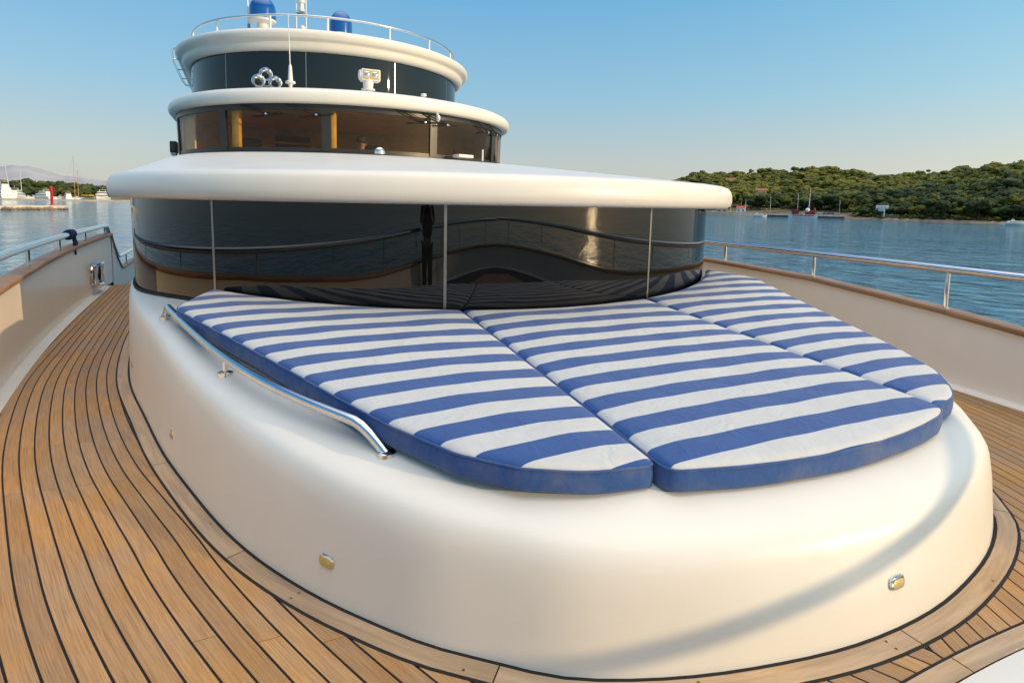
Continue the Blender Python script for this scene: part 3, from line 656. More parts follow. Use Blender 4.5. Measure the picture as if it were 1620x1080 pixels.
# bulwarks, cap rails, handrails -----------------------------------
hullN = None
def side_curve(y0, y1, n, side, off=0.0):
    i = np.linspace(0, 1, n); yy = y0 + (y1 - y0) * i; C = np.array([(hull(y), y) for y in yy])
    if y0 < -4: C = np.array([(np.interp(t, np.linspace(0, 1, len(HL)), HL[:, 0]), np.interp(t, np.linspace(0, 1, len(HL)), HL[:, 1])) for t in np.linspace(0, np.argmax(HL[:, 1] > y1) / len(HL), n)])
    nn = normals2(C); nn = np.where((nn[:, :1] > 0) | (np.abs(nn[:, :1]) < .2), nn, -nn)
    if nn[len(nn) // 2][0] < 0: nn = -nn
    C = C + nn * off; C[:, 0] *= side; nn = nn * [side, 1]; return C, nn
for side in (-1, 1):
    nm = "left" if side < 0 else "right"
    bw = thing("bulwark", (side * 4.2, 5.0, 0), "white bulwark wall, warm bounced light in its colour, along the %s edge of the deck under a teak cap" % nm, "bulwark", "bulwarks")
    C, nn = side_curve(-4.7, 14.0, 150, side)
    rows = []
    for p, n_ in zip(C, nn):
        z = capz(p[1]); rows.append([(p[0] + n_[0] * a, p[1] + n_[1] * a, b) for a, b in ((0.0, -.03), (.0, z * .5), (0.012, z), (.11, z), (.16, -.2), (.12, -1.6), (-.25, -3.2))])
    mk("panel", grid(rows), WARMGEL, bw, sharp=40)
    # lower bulwark beyond the step down
    C2 = np.array([(hull(y) * side, y) for y in (14.0, 14.3, 14.6, 15.2, 16, 18, 24)]); zt = [.885, .62, .38, .08, .06, .06, .06]
    rows = [[(x, y, -1.3), (x, y, z), (x + side * .1, y, z), (x + side * .12, y, -3.2)] for (x, y), z in zip(C2, zt)]
    mk("lower_panel", grid(rows), WARMGEL, bw)
    cuts = [-4.7, -1.6, 1.0, 3.36, 6.0, 8.7, 11.4, 14.0]
    for a, b in zip(cuts[:-1], cuts[1:]):
        Cc, nc = side_curve(a + (.002 if a > -4 else 0), b - .002, 40, side); u = np.r_[0, np.cumsum(np.linalg.norm(np.diff(Cc, axis=0), axis=1))]
        pr = [(x + .065, z + .031) for x, z in rrect(.185, .058, .02, 3)]; V, Fc = sweep(Cc, [capz(p[1]) for p in Cc], pr, nc)
        UV = [(u[i // len(pr)] + a, (i % len(pr)) * .012) for i in range(len(V))]; mk("cap_rail", (V, Fc, UV), TEAKCAP, bw)
    Cs = np.array([(side * hull(y), y) for y in (14.0, 14.3, 14.6, 15.2, 16, 18, 24)]); V, Fc = sweep(Cs, zt, [(x + .06, z + .03) for x, z in rrect(.16, .05, .02, 3)], np.array([(side, 0)] * 7))
    mk("cap_rail", (V, Fc, [(v[1], v[0]) for v in V]), TEAKCAP, bw)
    Cg, ng = side_curve(-4.7, 13.1, 140, side); mk("gutter", sweep(Cg, [0] * len(Cg), [(-.112, -.01), (-.112, .006), (-.06, .009), (-.012, .014), (-.002, .03), (-.002, -.01)], ng), GEL if side < 0 else WARMGEL, bw)
    # handrail
    hr = thing("handrail", (side * 4.3, 5.0, .9), "polished steel handrail on posts along the %s bulwark" % nm, "handrail", "deck handrails")
    zr = 1.128 if side > 0 else 1.10
    Cr, nr = side_curve(-4.7, 13.8, 150, side, .07); pts = [(p[0], p[1], zr) for p in Cr]
    if side < 0:
        x = -(hull(13.9) + .07); pts += [(x, 13.95, zr - .015), (x, 14.05, zr - .09), (x, 14.9, .45), (x, 15.0, .40), (x, 15.15, .38), (x, 17.5, .38)]
    else: pts += [(hull(14) + .07, 14, zr), (hull(14) + .07, 15.2, .4), (hull(14) + .07, 18, .4)]
    mk("top_rail", tube(pts, .042, 14), STEEL, hr)
    py = [13.69, 11.87, 9.99, 8.24, 6.50, 4.76, 3.05, 1.35, -.35, -1.9, -3.2] if side < 0 else [13.7, 12.0, 10.3, 8.58, 6.85, 5.12, 3.42, 1.71, .25, -2.75]
    for y in py + [-4.15]:
        Cp, np_ = side_curve(y - .02, y + .02, 3, side, .07); x = Cp[1][0]; z0 = capz(y) + .05
        mk("post", join(tube([(x, y, z0), (x, y, zr - .01)], .021, 12), lathe([(.022, .012), (.034, .010), (.036, 0)], (x, y, z0), 14)), STEEL, hr)
    for y, zt_ in ((15.15, .36), (16.2, .36)):
        x = side * (hull(y) + .06); mk("post", tube([(x, y, .05), (x, y, zt_)], .02, 8), STEEL, hr)
# mooring fairlead in the left bulwark
fl = thing("mooring_fairlead", (-4.69, 11.8, .33), "chrome mooring fairlead with rollers set in the left bulwark", "fairlead")
def yz_ring(w, h, r, x, rad):
    return tube([(x, 12.1 + a, .34 + b) for a, b in rrect(w, h, r, 4)], rad, 8, closed=True)
xb = -hull(12.1)
mk("frame", yz_ring(.70, .30, .11, xb + .02, .03), STEEL, fl)
mk("opening", join(box((xb + .008, 12.1, .34), (.012, .64, .25), .0)), DARK, fl)
for dy in (-.3, .3): mk("roller", lathe([(.05, -.17), (.05, -.12), (.032, 0), (.05, .12), (.05, .17)], (xb + .055, 12.1 + dy * .8, .34), 14), STEEL, fl)
mk("horn", join(tube([(xb + .05, 11.8, .48), (xb + .09, 11.95, .52), (xb + .1, 12.25, .52), (xb + .05, 12.4, .48)], .03, 8)), STEEL, fl)
mk("lower_horn", tube([(xb + .05, 11.85, .19), (xb + .10, 12.1, .16), (xb + .05, 12.35, .19)], .03, 8), STEEL, fl)
# blue rope knotted on the left rail
yk = 10.75; xk = -(hull(yk) + .07)
rp = thing("rope", (xk, yk, 1.10), "dark blue rope end knotted round the left handrail", "rope")
mk("knot", join(*[tube([(xk + .058 * math.cos(a), yk + dy + .03 * math.sin(a), 1.10 + .058 * math.sin(a)) for a in np.linspace(0, 6.283, 15)[:-1]], .022, 7, closed=True) for dy in (-.10, -.05, 0, .05)]), ROPE, rp)
mk("tail", join(tube([(xk + .05, yk - .02, 1.06), (xk + .065, yk - .05, .98), (xk + .06, yk - .08, .9), (xk + .07, yk - .06, .8)], [.03, .026, .022, .018], 7), tube([(xk + .04, yk + .03, 1.05), (xk + .07, yk + .03, .97), (xk + .06, yk, .9)], .022, 7)), ROPE, rp)

# forward cabin under the big roof ---------------------------------
def contour(R, yc, s, side_len=None):
    """s in radians from dead ahead; past 90 degrees the sides run straight aft"""
    a = abs(s); sg = 1 if s >= 0 else -1
    if a <= math.pi / 2: return sg * R * math.sin(a), yc - R * math.cos(a)
    return sg * R, yc + (a - math.pi / 2) * R
def shell(Rb, Rt, yc, s0, s1, z0, z1, th, n=24, gap=0.0):
    ss = np.linspace(s0 + gap, s1 - gap, n); rows = []
    for s in ss:
        a = contour(Rb, yc, s); b = contour(Rt, yc, s); c = contour(Rt - th, yc, s); d = contour(Rb - th, yc, s)
        rows.append([(*a, z0), (*b, z1), (*c, z1), (*d, z0)])
    V, Fc = grid(rows, True); Fc.append((3, 2, 1, 0)); e = len(V) - 4; Fc.append((e, e + 1, e + 2, e + 3)); return V, Fc
fc = thing("forward_cabin", (0, 7.6, .8), "low curved forward cabin of black glass under a wide white roof", "cabin")
bnd = [R_(a) for a in (-220, -147.4, -114.6, -81.9, -49.1, -16.4, 16.4, 49.1, 81.9, 114.6, 147.4, 220)]
for a, b in zip(bnd[:-1], bnd[1:]): mk("window_pane", shell(GR - .004, GR + .008, GY, a, b, .70, 1.70, .02, 28, .0016), BLACKG, fc, sharp=30)
for a in bnd[1:-1]:
    x, y = contour(GR + .004, GY, a); mk("mullion", shell(GR - .0005, GR + .0105, GY, a - .0032, a + .0032, .71, 1.69, .02, 3), DARKST, fc, smooth=False)
mk("inner_core", shell(GR - .07, GR - .05, GY, bnd[0], bnd[-1], .3, 1.75, .02, 60), DARK, fc)
mk("sill", sweep([contour(GR + .012, GY, s) for s in np.linspace(-2.8, 2.8, 90)], [surf(*contour(GR + .01, GY, s)) + .008 for s in np.linspace(-2.8, 2.8, 90)], rrect(.022, .03, .010, 3), None), RUBBER, fc)
WY, WR = 14.37, 3.568                                                  # wheelhouse
BY, BR = 7.47, 3.63
S1 = np.linspace(-2.7, 2.7, 121)
noseP = [(-.42, 1.700), (-.26, 1.682), (-.12, 1.676), (-.05, 1.684), (-.012, 1.710), (0, 1.755), (-.003, 1.81), (-.016, 1.862), (-.045, 1.897), (-.09, 1.914), (-.14, 1.921)]
rows = [[(*contour(BR + o, BY, s), z) for s in S1] for o, z in noseP]
for t in (.03, .08, .15, .24, .34, .46, .6, .74, .88, .96, 1.0):
    row = []
    for s in S1:
        a = contour(BR - .14, BY, s); b = contour(WR + .02, WY, s); q = 1 - (1 - t) ** 1.06
        row.append((a[0] + (b[0] - a[0]) * t, a[1] + (b[1] - a[1]) * t, 1.921 + (2.515 - 1.921) * q))
    rows.append(row)
V, Fc = grid(rows); mk("roof", (V, [f[::-1] for f in Fc]), GEL, fc, sharp=50)
sof = [[(*contour(BR - .42, BY, s), 1.70) for s in S1], [(*contour(BR - 1.2, BY, s), 1.705) for s in S1]]
mk("soffit", grid(sof), GEL, fc)

# wheelhouse -------------------------------------------------------
wh = thing("wheelhouse", (0, 14.4, 2.5), "wheelhouse with large tinted windows in dark frames under a white brow", "wheelhouse")
wb = [-230, -150, -112, -80, -48.2, -16.1, 16.1, 48.2, 80, 112, 150, 230]; fw_ = 2.0
for a, b in zip(wb[:-1], wb[1:]):
    mk("window_pane", shell(WR - .03, WR - .005, WY, R_(a + fw_ / 2), R_(b - fw_ / 2), 2.60, 3.27, .008, 26), CLEAR, wh, sharp=30)
for a in wb[1:-1]: mk("window_frame", shell(WR - .012, WR + .012, WY, R_(a - fw_ / 2 - .25), R_(a + fw_ / 2 + .25), 2.55, 3.36, .07, 5), DARK, wh)
mk("top_frame", shell(WR + .008, WR + .014, WY, R_(-230), R_(230), 3.255, 3.375, .06, 100), DARK, wh)
mk("bottom_frame", shell(WR - .03, WR - .028, WY, R_(-230), R_(230), 2.50, 2.605, .06, 100), DARK, wh)
Y2, R2 = 14.25, 3.70
noseW = [(-.30, 3.370), (-.16, 3.352), (-.07, 3.352), (-.022, 3.375), (0, 3.42), (.004, 3.47), (-.012, 3.525), (-.05, 3.575), (-.11, 3.606), (-.2, 3.625)]
S2 = np.linspace(-2.9, 2.9, 121); rows = [[(*contour(R2 + o, Y2, s), z) for s in S2] for o, z in noseW]
TY, TR = 17.41, 3.456
for t in (.08, .2, .4, .6, .8, 1.0):
    row = []
    for s in S2:
        a = contour(R2 - .2, Y2, s); b = contour(TR + .03, TY, s); row.append((a[0] + (b[0] - a[0]) * t, a[1] + (b[1] - a[1]) * t, 3.625 + .11 * (1 - (1 - t) ** 2)))
    rows.append(row)
V, Fc = grid(rows); mk("brow", (V, [f[::-1] for f in Fc]), GEL, wh, sharp=50)
def slab(R, yc, z, h):
    P = [contour(R, yc, t) for t in np.linspace(-2.6, 2.6, 61)]; n = len(P)
    return [(x, y, z) for x, y in P] + [(x, y, z + h) for x, y in P], [tuple(range(n)), tuple(range(2 * n - 1, n - 1, -1))] + [(i, (i + 1) % n, n + (i + 1) % n, n + i) for i in range(n)]
mk("interior_floor", slab(WR - .1, WY, 1.5, .1), REDWOOD, wh); mk("headlining", slab(WR - .06, WY, 3.36, .03), REDWOOD, wh)
for q in (-1, 1): mk("side_lining", shell(WR - .1, WR - .1, WY, R_(66 if q > 0 else -190), R_(190 if q > 0 else -66), 1.6, 3.36, .03, 30), REDWOOD, wh)
mk("back_wall", box((0, 15.4, 2.5), (7.02, .12, 2.0)), REDWOOD, wh)
mk("door_panel", box((-1.2, 15.31, 2.4), (.8, .05, 1.6), .01), DARK, wh)
mk("dashboard", shell(WR - .12, WR - .12, WY, R_(-85), R_(85), 2.1, 2.555, .75, 50), DARK, wh)
mk("handrail_bar", tube([(-2.9, 15.25, 3.02), (-.4, 15.25, 3.02)], .03, 8), AMBERWOOD, wh)
for a, w_ in ((-45.0, .17), (-14.2, .09)):
    x, y = contour(WR - .14, WY, R_(a)); mk("wood_post", box((x, y, 2.93), (w_, .07, .74), .008, rz=R_(a)), AMBERWOOD, wh)
x, y = contour(WR - .14, WY, R_(51.5)); mk("curtain", sweep([(x + .02 * math.sin(i * 1.3), y + .018 * i) for i in range(12)], [2.9] * 12, rrect(.03, .7, .01, 2)), CLOTHW, wh)
# seat silhouettes
for x in (-2.2, .35):
    st = thing("helm_seat", (x, 13.2, 1.6), "dark high backed helm seat behind the %s wheelhouse window" % ("left" if x < 0 else "middle"), "seat", "helm seats")
    mk("backrest", box((x, 13.45, 2.55), (.62, .14, .75), .06, seg=3, taper=.72), DARK, st); mk("cushion", box((x, 13.15, 2.2), (.6, .55, .14), .05), DARK, st); mk("pedestal", tube([(x, 13.2, 1.6), (x, 13.2, 2.15)], .06, 10), STEEL, st)
# side light screen on the left of the wheelhouse
sg = thing("side_light", (-3.66, 14.6, 2.55), "small black navigation light box on the left side of the wheelhouse", "navigation light")
mk("housing", box((-3.66, 14.6, 2.74), (.13, .4, .24), .015), DARK, sg); mk("bracket", box((-3.665, 14.6, 2.60), (.10, .36, .06), .01), GREYW, sg)
# wipers
for i, a in enumerate((-41, -27, 4, 12, 33, 41)):
    a0 = R_(a); wp = thing("wiper", (*contour(WR + .04, WY, a0), 3.3), "black windscreen wiper folded under the wheelhouse brow, %s" % ("far left", "second from left", "left of the middle pane", "right of the middle pane", "second from right", "far right")[i], "wiper", "wheelhouse wipers")
    c = lambda s, z, r=.05: (*contour(WR + r, WY, s), z)
    mk("arm", join(tube([c(a0, 3.34), c(a0 + R_(3), 3.27, .07), c(a0 + R_(8.5), 3.17, .06)], .013, 6), tube([c(a0 + R_(1.5), 3.35), c(a0 + R_(9.5), 3.18, .06)], .006, 6)), RUBBER, wp)
    mk("blade", tube([c(a0 + R_(3.5), 3.13, .03), c(a0 + R_(9), 3.165, .04), c(a0 + R_(13), 3.19, .03)], .014, 6), RUBBER, wp)
    mk("pivot", lathe([(.0, .03), (.022, .026), (.025, 0)], c(a0 + R_(8.5), 3.17, .05), 10, (math.sin(a0), -math.cos(a0), 0)), STEEL, wp)

# upper deckhouse --------------------------------------------------
ud = thing("upper_deckhouse", (0, 17.4, 3.7), "top deckhouse of dark curved glass under a flared white roof", "deckhouse")
tb = [-230, -150, -112, -81, -49.5, -16.8, 16.8, 49.5, 81, 112, 150, 230]
for a, b in zip(tb[:-1], tb[1:]): mk("window_pane", shell(TR, TR, TY, R_(a), R_(b), 3.70, 4.97, .02, 28, .0014), BLACKG, ud, sharp=30)
for a in tb[1:-1]: mk("mullion", shell(TR + .002, TR + .002, TY, R_(a) - .003, R_(a) + .003, 3.71, 4.96, .02, 3), DARKST, ud, smooth=False)
mk("inner_core", shell(TR - .05, TR - .05, TY, R_(-230), R_(230), 3.6, 5.0, .02, 60), DARK, ud)
capP = [(-.02, 4.955), (.03, 4.94), (.10, 4.955), (.165, 5.0), (.19, 5.06), (.185, 5.11), (.20, 5.135), (.28, 5.155), (.315, 5.19), (.345, 5.245), (.34, 5.30), (.305, 5.345), (.24, 5.375), (.15, 5.39), (-.6, 5.40), (-1.6, 5.42), (-3.0, 5.43)]
S3 = np.linspace(-3.1, 3.1, 131); rows = [[(*contour(TR + o, TY, s), z) for s in S3] for o, z in capP]
V, Fc = grid(rows); mk("roof", (V, [f[::-1] for f in Fc]), GEL, ud, sharp=60)
tr = thing("roof_rail", (0, 17.4, 5.4), "thin steel guard rail around the edge of the top roof", "guard rail")
RR = TR - .05
mk("top_rail", tube([(*contour(RR, TY, s), 5.735) for s in np.linspace(-1.72, 1.72, 90)], .026, 10), STEEL, tr)
for a in (-80, -55, -30, -9, 15, 36, 57, 80): x, y = contour(RR, TY, R_(a)); mk("post", tube([(x, y, 5.38), (x, y, 5.72)], .024, 8), GREYW, tr)
for s in (-1, 1):
    ld = thing("side_ladder" if s < 0 else "steel_loop", (s * 3.8, 17.4, 5), ("thin steel ladder rail curving off the left side of the top roof" if s < 0 else "small steel handle loop on the right side of the top roof"), "ladder" if s < 0 else "handle")
    if s < 0:
        C = [(-3.60, 17.3, 5.46), (-3.78, 17.4, 5.44), (-3.88, 17.4, 5.34), (-3.86, 17.4, 5.1), (-3.66, 17.4, 4.62), (-3.58, 17.4, 4.52), (-3.48, 17.4, 4.52)]
        mk("rail", tube(C, .022, 8), STEEL, ld)
        for z in (5.15, 4.9, 4.68):
            x = np.interp(z, [4.62, 5.1, 5.34], [-3.66, -3.86, -3.88]); mk("rung", tube([(x, 17.4, z), (x + .22, 17.4, z)], .012, 6), STEEL, ld)
    else: mk("rail", tube([(3.78, 17.4, 5.66), (3.86, 17.4, 5.66), (3.92, 17.4, 5.58), (3.9, 17.4, 5.42), (3.78, 17.4, 5.3)], .022, 8), STEEL, ld)

# fittings on the roofs --------------------------------------------
def dome(x, y, z0, r, h, lab):
    d = thing("radome", (x, y, z0), lab, "radome", "satellite domes on the top roof")
    prof = [(r, 0), (r * 1.0, h * .40)] + [(r * math.cos(a), h * .40 + h * .60 * math.sin(a)) for a in np.linspace(.08, math.pi / 2, 14)]
    mk("cover", lathe(prof, (x, y, z0 + .22), 28), BLUEDOME, d)
    mk("base", lathe([(0, 0), (r * .45, .02), (r * .42, .12), (r * .75, .14), (r * .98, .175), (r * 1.01, .215), (r * .98, .225), (0, .225)], (x, y, z0), 28), GREYW, d)
    mk("foot", lathe([(r * .4, -.25), (r * .3, .06)], (x, y, z0), 14), GREYW, d)
dome(-1.815, 15.5, 5.66, .295, .53, "larger blue satellite dome standing left of the mast"); dome(.148, 16.6, 5.86, .29, .60, "smaller blue satellite dome standing right of the mast")
cv = thing("canvas_cover", (.1, 17.6, 5.43), "dark blue canvas cover low on the top roof behind the rail", "cover")
rows = [[(.15 + 1.45 * math.cos(a) * r, 17.3 + 1.6 * math.sin(a) * r, 5.42 + h) for a in np.linspace(0, 6.283, 33)[:-1]] for r, h in ((1, -.02), (1, .18), (.95, .3), (.8, .40), (.5, .46), (.05, .48))]
mk("cover", grid(rows, True), NAVY, cv)
ms = thing("signal_mast", (-.9, 16, 5.4), "twin pole mast carrying a small lamp on the top roof", "mast")
for x in (-1.02, -.79): mk("pole", tube([(x, 16, 5.4), (x, 16, 7.6)], .014, 8), GREYW, ms)
mk("lamp", lathe([(0, 0), (.07, .01), (.085, .06), (.06, .08), (.06, .2), (.085, .22), (.08, .3), (0, .33)], (-.9, 15.97, 6.33), 16), GREYW, ms)
mk("bracket", box((-.9, 16, 6.30), (.26, .08, .03), .005), DARKST, ms); mk("upper_lamp", lathe([(0, 0), (.08, .02), (.09, .2), (.05, .26), (0, .27)], (-.9, 15.97, 6.72), 14), GREYW, ms)
vt = thing("vent_cap", (-1.03, 14.4, 5.4), "small white vent cap at the front of the top roof", "vent"); mk("cap", lathe([(.03, 0), (.03, .1), (.06, .11), (.065, .16), (.03, .2), (0, .2)], (-1.03, 14.4, 5.38), 14), GREYW, vt)
wa = thing("whip_antenna", (-2.11, 16, 5.4), "tall thin white whip antenna beside the larger blue dome", "antenna"); mk("rod", tube([(-2.11, 16, 5.4), (-2.12, 16, 6.1), (-2.17, 16, 8.2)], [.028, .022, .008], 8), GREYW, wa); mk("ferrule", tube([(-2.11, 16, 5.78), (-2.112, 16, 5.88)], .034, 8), DARKST, wa)
# horns
hn = thing("air_horn", (-1.9, 11.7, 3.6), "cluster of three chrome trumpet horns on the wheelhouse roof", "horn")
for x, z, dy in ((-1.937, 3.885, .0), (-2.06, 3.755, -.02), (-1.785, 3.745, -.05)):
    t_ = mk("trumpet", lathe([(.016, .5), (.02, .3), (.035, .16), (.06, .07), (.098, .015), (.112, 0), (.113, -.01), (.106, -.012), (.085, .02), (.045, .09), (.028, .18), (.0, .19)], (x, 11.5 + dy, z), 24, (0, 1, 0)), STEEL, hn)
    mk("throat", lathe([(0, 0), (.028, 0)], (x, 11.5 + dy + .165, z), 12, (0, -1, 0)), DARK, t_)
mk("bracket", join(box((-1.92, 11.85, 3.72), (.36, .1, .05), .01), box((-1.92, 11.85, 3.64), (.1, .1, .14), .01)), DARKST, hn)
an = thing("deck_antenna", (-1.52, 11.6, 3.6), "white antenna with conical base beside the chrome horns", "antenna")
mk("base", lathe([(.05, -.05), (.05, .03), (.03, .05), (.035, .1), (.09, .125), (.085, .155), (.045, .17), (.04, .25), (.028, .42), (.015, .46)], (-1.52, 11.6, 3.66), 16), GREYW, an)
mk("rod", tube([(-1.522, 11.6, 4.1), (-1.54, 11.6, 5.0)], [.011, .006], 6), GREYW, an)
sl_ = thing("search_light", (-.12, 11.6, 3.7), "twin lamp white searchlight on a short post on the wheelhouse roof", "searchlight")
mk("post", lathe([(.05, -.12), (.05, .06), (.13, .07), (.13, .095), (.09, .11), (.10, .2), (.10, .30)], (-.12, 11.6, 3.72), 20), GREYW, sl_)
hb_ = mk("head", join(box((-.08, 11.62, 4.07), (.36, .22, .22), .02), lathe([(0, -.02), (.09, 0), (.11, .06), (.11, .1)], (-.29, 11.62, 4.07), 16, (1, 0, 0))), GREYW, sl_)
mk("lens_plate", box((-.08, 11.507, 4.07), (.31, .012, .17), .004), LENS, hb_)
for x in (-.155, -.005): mk("lamp", lathe([(.0, .02), (.04, .018), (.058, .004), (.062, -.004)], (x, 11.5, 4.07), 16, (0, -1, 0)), STEEL, hb_)
sn = thing("gps_sensor", (.976, 11.6, 3.7), "small white mushroom sensor on the right of the wheelhouse roof", "sensor"); mk("stem", tube([(.976, 11.6, 3.66), (.976, 11.6, 3.79)], .018, 8), GREYW, sn); mk("cap", lathe([(0, .055), (.05, .05), (.058, .035), (.058, .0), (.0, 0)], (.976, 11.6, 3.78), 16), GREYW, sn)
cm = thing("deck_camera", (1.0, 10.72, 3.3), "small dome camera hanging under the wheelhouse brow", "camera"); mk("arm", tube([(1.0, 10.80, 3.36), (1.0, 10.72, 3.28)], .025, 8), GREYW, cm); mk("housing", lathe([(0, -.06), (.04, -.045), (.05, 0), (.048, .05), (0, .055)], (1.0, 10.72, 3.23), 14), STEEL, cm)
cd = thing("compass_dome", (-.166, 10.4, 2.53), "small chrome dome on the big roof in front of the wheelhouse", "dome"); mk("dome", lathe([(.10, 0), (.10, .04)] + [(.1 * math.cos(a), .05 + .085 * math.sin(a)) for a in np.linspace(0, 1.55, 7)], (-.166, 10.4, 2.50), 20), STEEL, cd)
bx = thing("roof_box", (1.57, 10.75, 2.5), "flat white box on the big roof below the right wheelhouse window", "box"); mk("lid", box((1.57, 10.9, 2.585), (.36, .22, .06), .015, rz=.3), GREYW, bx)
sp_ = thing("roof_peg", (2.0, 10.95, 2.5), "short white upright peg on the big roof by the right window", "peg"); mk("peg", tube([(2.0, 10.95, 2.52), (2.0, 10.95, 2.74)], .018, 8), GREYW, sp_)

# people -----------------------------------------------------------
def skin_body(name, nodes_, edges, m, parent, sub=2):
    me = bpy.data.meshes.new("tmp"); me.from_pydata([n[0] for n in nodes_], edges, []); o = bpy.data.objects.new("tmp", me); COL.objects.link(o)
    o.modifiers.new("skin", 'SKIN'); sv = me.skin_vertices
    if not sv: me.attributes  # created with the modifier below
    bm = bmesh.new(); bm.from_mesh(me); lay = bm.verts.layers.skin.verify()
    for i, v in enumerate(bm.verts): r = nodes_[i][1]; v[lay].radius = r if isinstance(r, tuple) else (r, r); v[lay].use_root = (i == 0)
    bm.to_mesh(me); bm.free(); s = o.modifiers.new("sub", 'SUBSURF'); s.levels = sub; s.render_levels = sub
    dg = bpy.context.evaluated_depsgraph_get(); dg.update(); e = o.evaluated_get(dg); out = bpy.data.meshes.new_from_object(e); bpy.data.objects.remove(o)
    off = wloc(parent); out.transform(Matrix.Translation(-off)); out.materials.clear(); out.materials.append(m)
    out.polygons.foreach_set("use_smooth", [True] * len(out.polygons))
    b = bpy.data.objects.new(name, out); b.parent = parent; COL.objects.link(b); return b
def person(x, y, z, face, label, cloth, trousers, cap, arms, bulk=1.0):
    p = thing("person", (x, y, z), label, "person"); cf, sf = math.cos(face), math.sin(face)
    T = lambda a, b, c: (x + a * cf - b * sf, y + a * sf + b * cf, z + c)          # a right, b forward
    A = [(T(0, 0, .95), (.15, .11)), (T(0, 0, 1.12), (.14, .1)), (T(0, .01, 1.32), (.17, .11)), (T(0, 0, 1.45), (.11, .08)), (T(0, .01, 1.53), (.055, .055)), (T(0, .02, 1.58), (.055, .06)), (T(0, .03, 1.66), (.076, .095)), (T(0, .02, 1.76), (.06, .075))]
    E = [(0, 1), (1, 2), (2, 3), (3, 4), (4, 5), (5, 6), (6, 7)]
    for s in (-1, 1):
        b = len(A); A += [(T(s * .17, 0, 1.44), .06), (T(s * .235, .04, 1.20), .045)] + [(T(s * .17, *arms[0]), .036), (T(s * .10, *arms[1]), .03), (T(s * .07, arms[1][0] + .08, arms[1][1] + .02), .032)]
        E += [(3, b), (b, b + 1), (b + 1, b + 2), (b + 2, b + 3), (b + 3, b + 4)]
        b = len(A); A += [(T(s * .1, 0, .86), .09), (T(s * .11, .02, .48), .062), (T(s * .12, -.02, .1), .045), (T(s * .13, .12, .04), .04)]
        E += [(0, b), (b, b + 1), (b + 1, b + 2), (b + 2, b + 3)]
    skin_body("body", A, E, SKIN, p)
    sh = [(T(0, 0, .93), (.17, .13)), (T(0, 0, 1.12), (.16, .12)), (T(0, .01, 1.32), (.19, .13)), (T(0, 0, 1.455), (.12, .09))]; Es = [(0, 1), (1, 2), (2, 3)]
    for s in (-1, 1): b = len(sh); sh += [(T(s * .18, 0, 1.44), .075), (T(s * .24, .04, 1.18), .058)]; Es += [(3, b), (b, b + 1)]
    sh = [(p_, tuple(v * bulk for v in r_) if isinstance(r_, tuple) else r_ * bulk) for p_, r_ in sh]
    skin_body("shirt", sh, Es, cloth, p)
    tr_ = [(T(0, 0, .96), (.17, .125))]; Et = []
    for s in (-1, 1): b = len(tr_); tr_ += [(T(s * .1, 0, .84), .105), (T(s * .11, .02, .48), .078), (T(s * .12, -.02, .1), .062)]; Et += [(0, b), (b, b + 1), (b + 1, b + 2)]
    tr_ = [(p_, tuple(v * bulk for v in r_) if isinstance(r_, tuple) else r_ * bulk) for p_, r_ in tr_]
    skin_body("trousers", tr_, Et, trousers, p)
    hd = T(0, .03, 1.70); 
    for s in (-1, 1):
        mk("eye", lathe([(0, .012), (.008, .008), (.011, 0)], T(s * .033, .118, 1.695), 8, (-sf, cf, 0)), DARK, p)
        mk("ear", box(T(s * .083, .02, 1.67), (.02, .04, .06), .008, rz=face), SKIN, p)
    mk("nose", box(T(0, .135, 1.665), (.026, .035, .045), .009, rz=face, taper=.6), SKIN, p); mk("mouth", box(T(0, .118, 1.61), (.05, .012, .01), .003, rz=face), REDWOOD, p)
    for s in (-1, 1):                                                   # fingers curled round what is held
        hx, hy, hz = s * .07, arms[1][0] + .1, arms[1][1] + .02
        for k in range(4): mk("finger", tube([T(hx, hy, hz + .03 - k * .02), T(hx - s * .02, hy + .04, hz + .03 - k * .02), T(hx - s * .045, hy + .03, hz + .028 - k * .02)], [.010, .0095, .008], 6), SKIN, p)
        mk("thumb", tube([T(hx, hy - .03, hz + .035), T(hx - s * .03, hy, hz + .055)], [.012, .009], 6), SKIN, p)
    prof = [(.098, 0), (.10, .05), (.085, .1), (.05, .125), (0, .132)]
    mk("cap" if cap else "hair", join(lathe(prof, T(0, .02, 1.705), 18), (box(T(0, .14, 1.715), (.15, .12, .012), .005, rz=face) if cap else ([], []))), cloth if cap else DARK, p)
    return p
helms = person(-.23, 11.75, 1.10, math.pi, "person in a cap and dark shirt standing at the helm behind the wheelhouse glass", CLOTHB, CLOTHB, True, ((.3, 1.12), (.42, 1.16)))
photog = person(-2.98, -.62, 0.0, R_(-20), "person in dark clothes holding a camera, reflected in the black glass", CLOTHB, CLOTHB, False, ((.18, 1.30), (.2, 1.5)), 1.32)
mk("held_camera", join(box((-2.88, -.30, 1.56), (.14, .07, .10), .01, rz=R_(-20)), lathe([(.04, 0), (.042, .08)], (-2.868, -.265, 1.56), 14, (.34, .94, 0))), DARK, None)
tag(bpy.data.objects["held_camera"], "black camera held by the person in dark clothes on the foredeck", "camera")

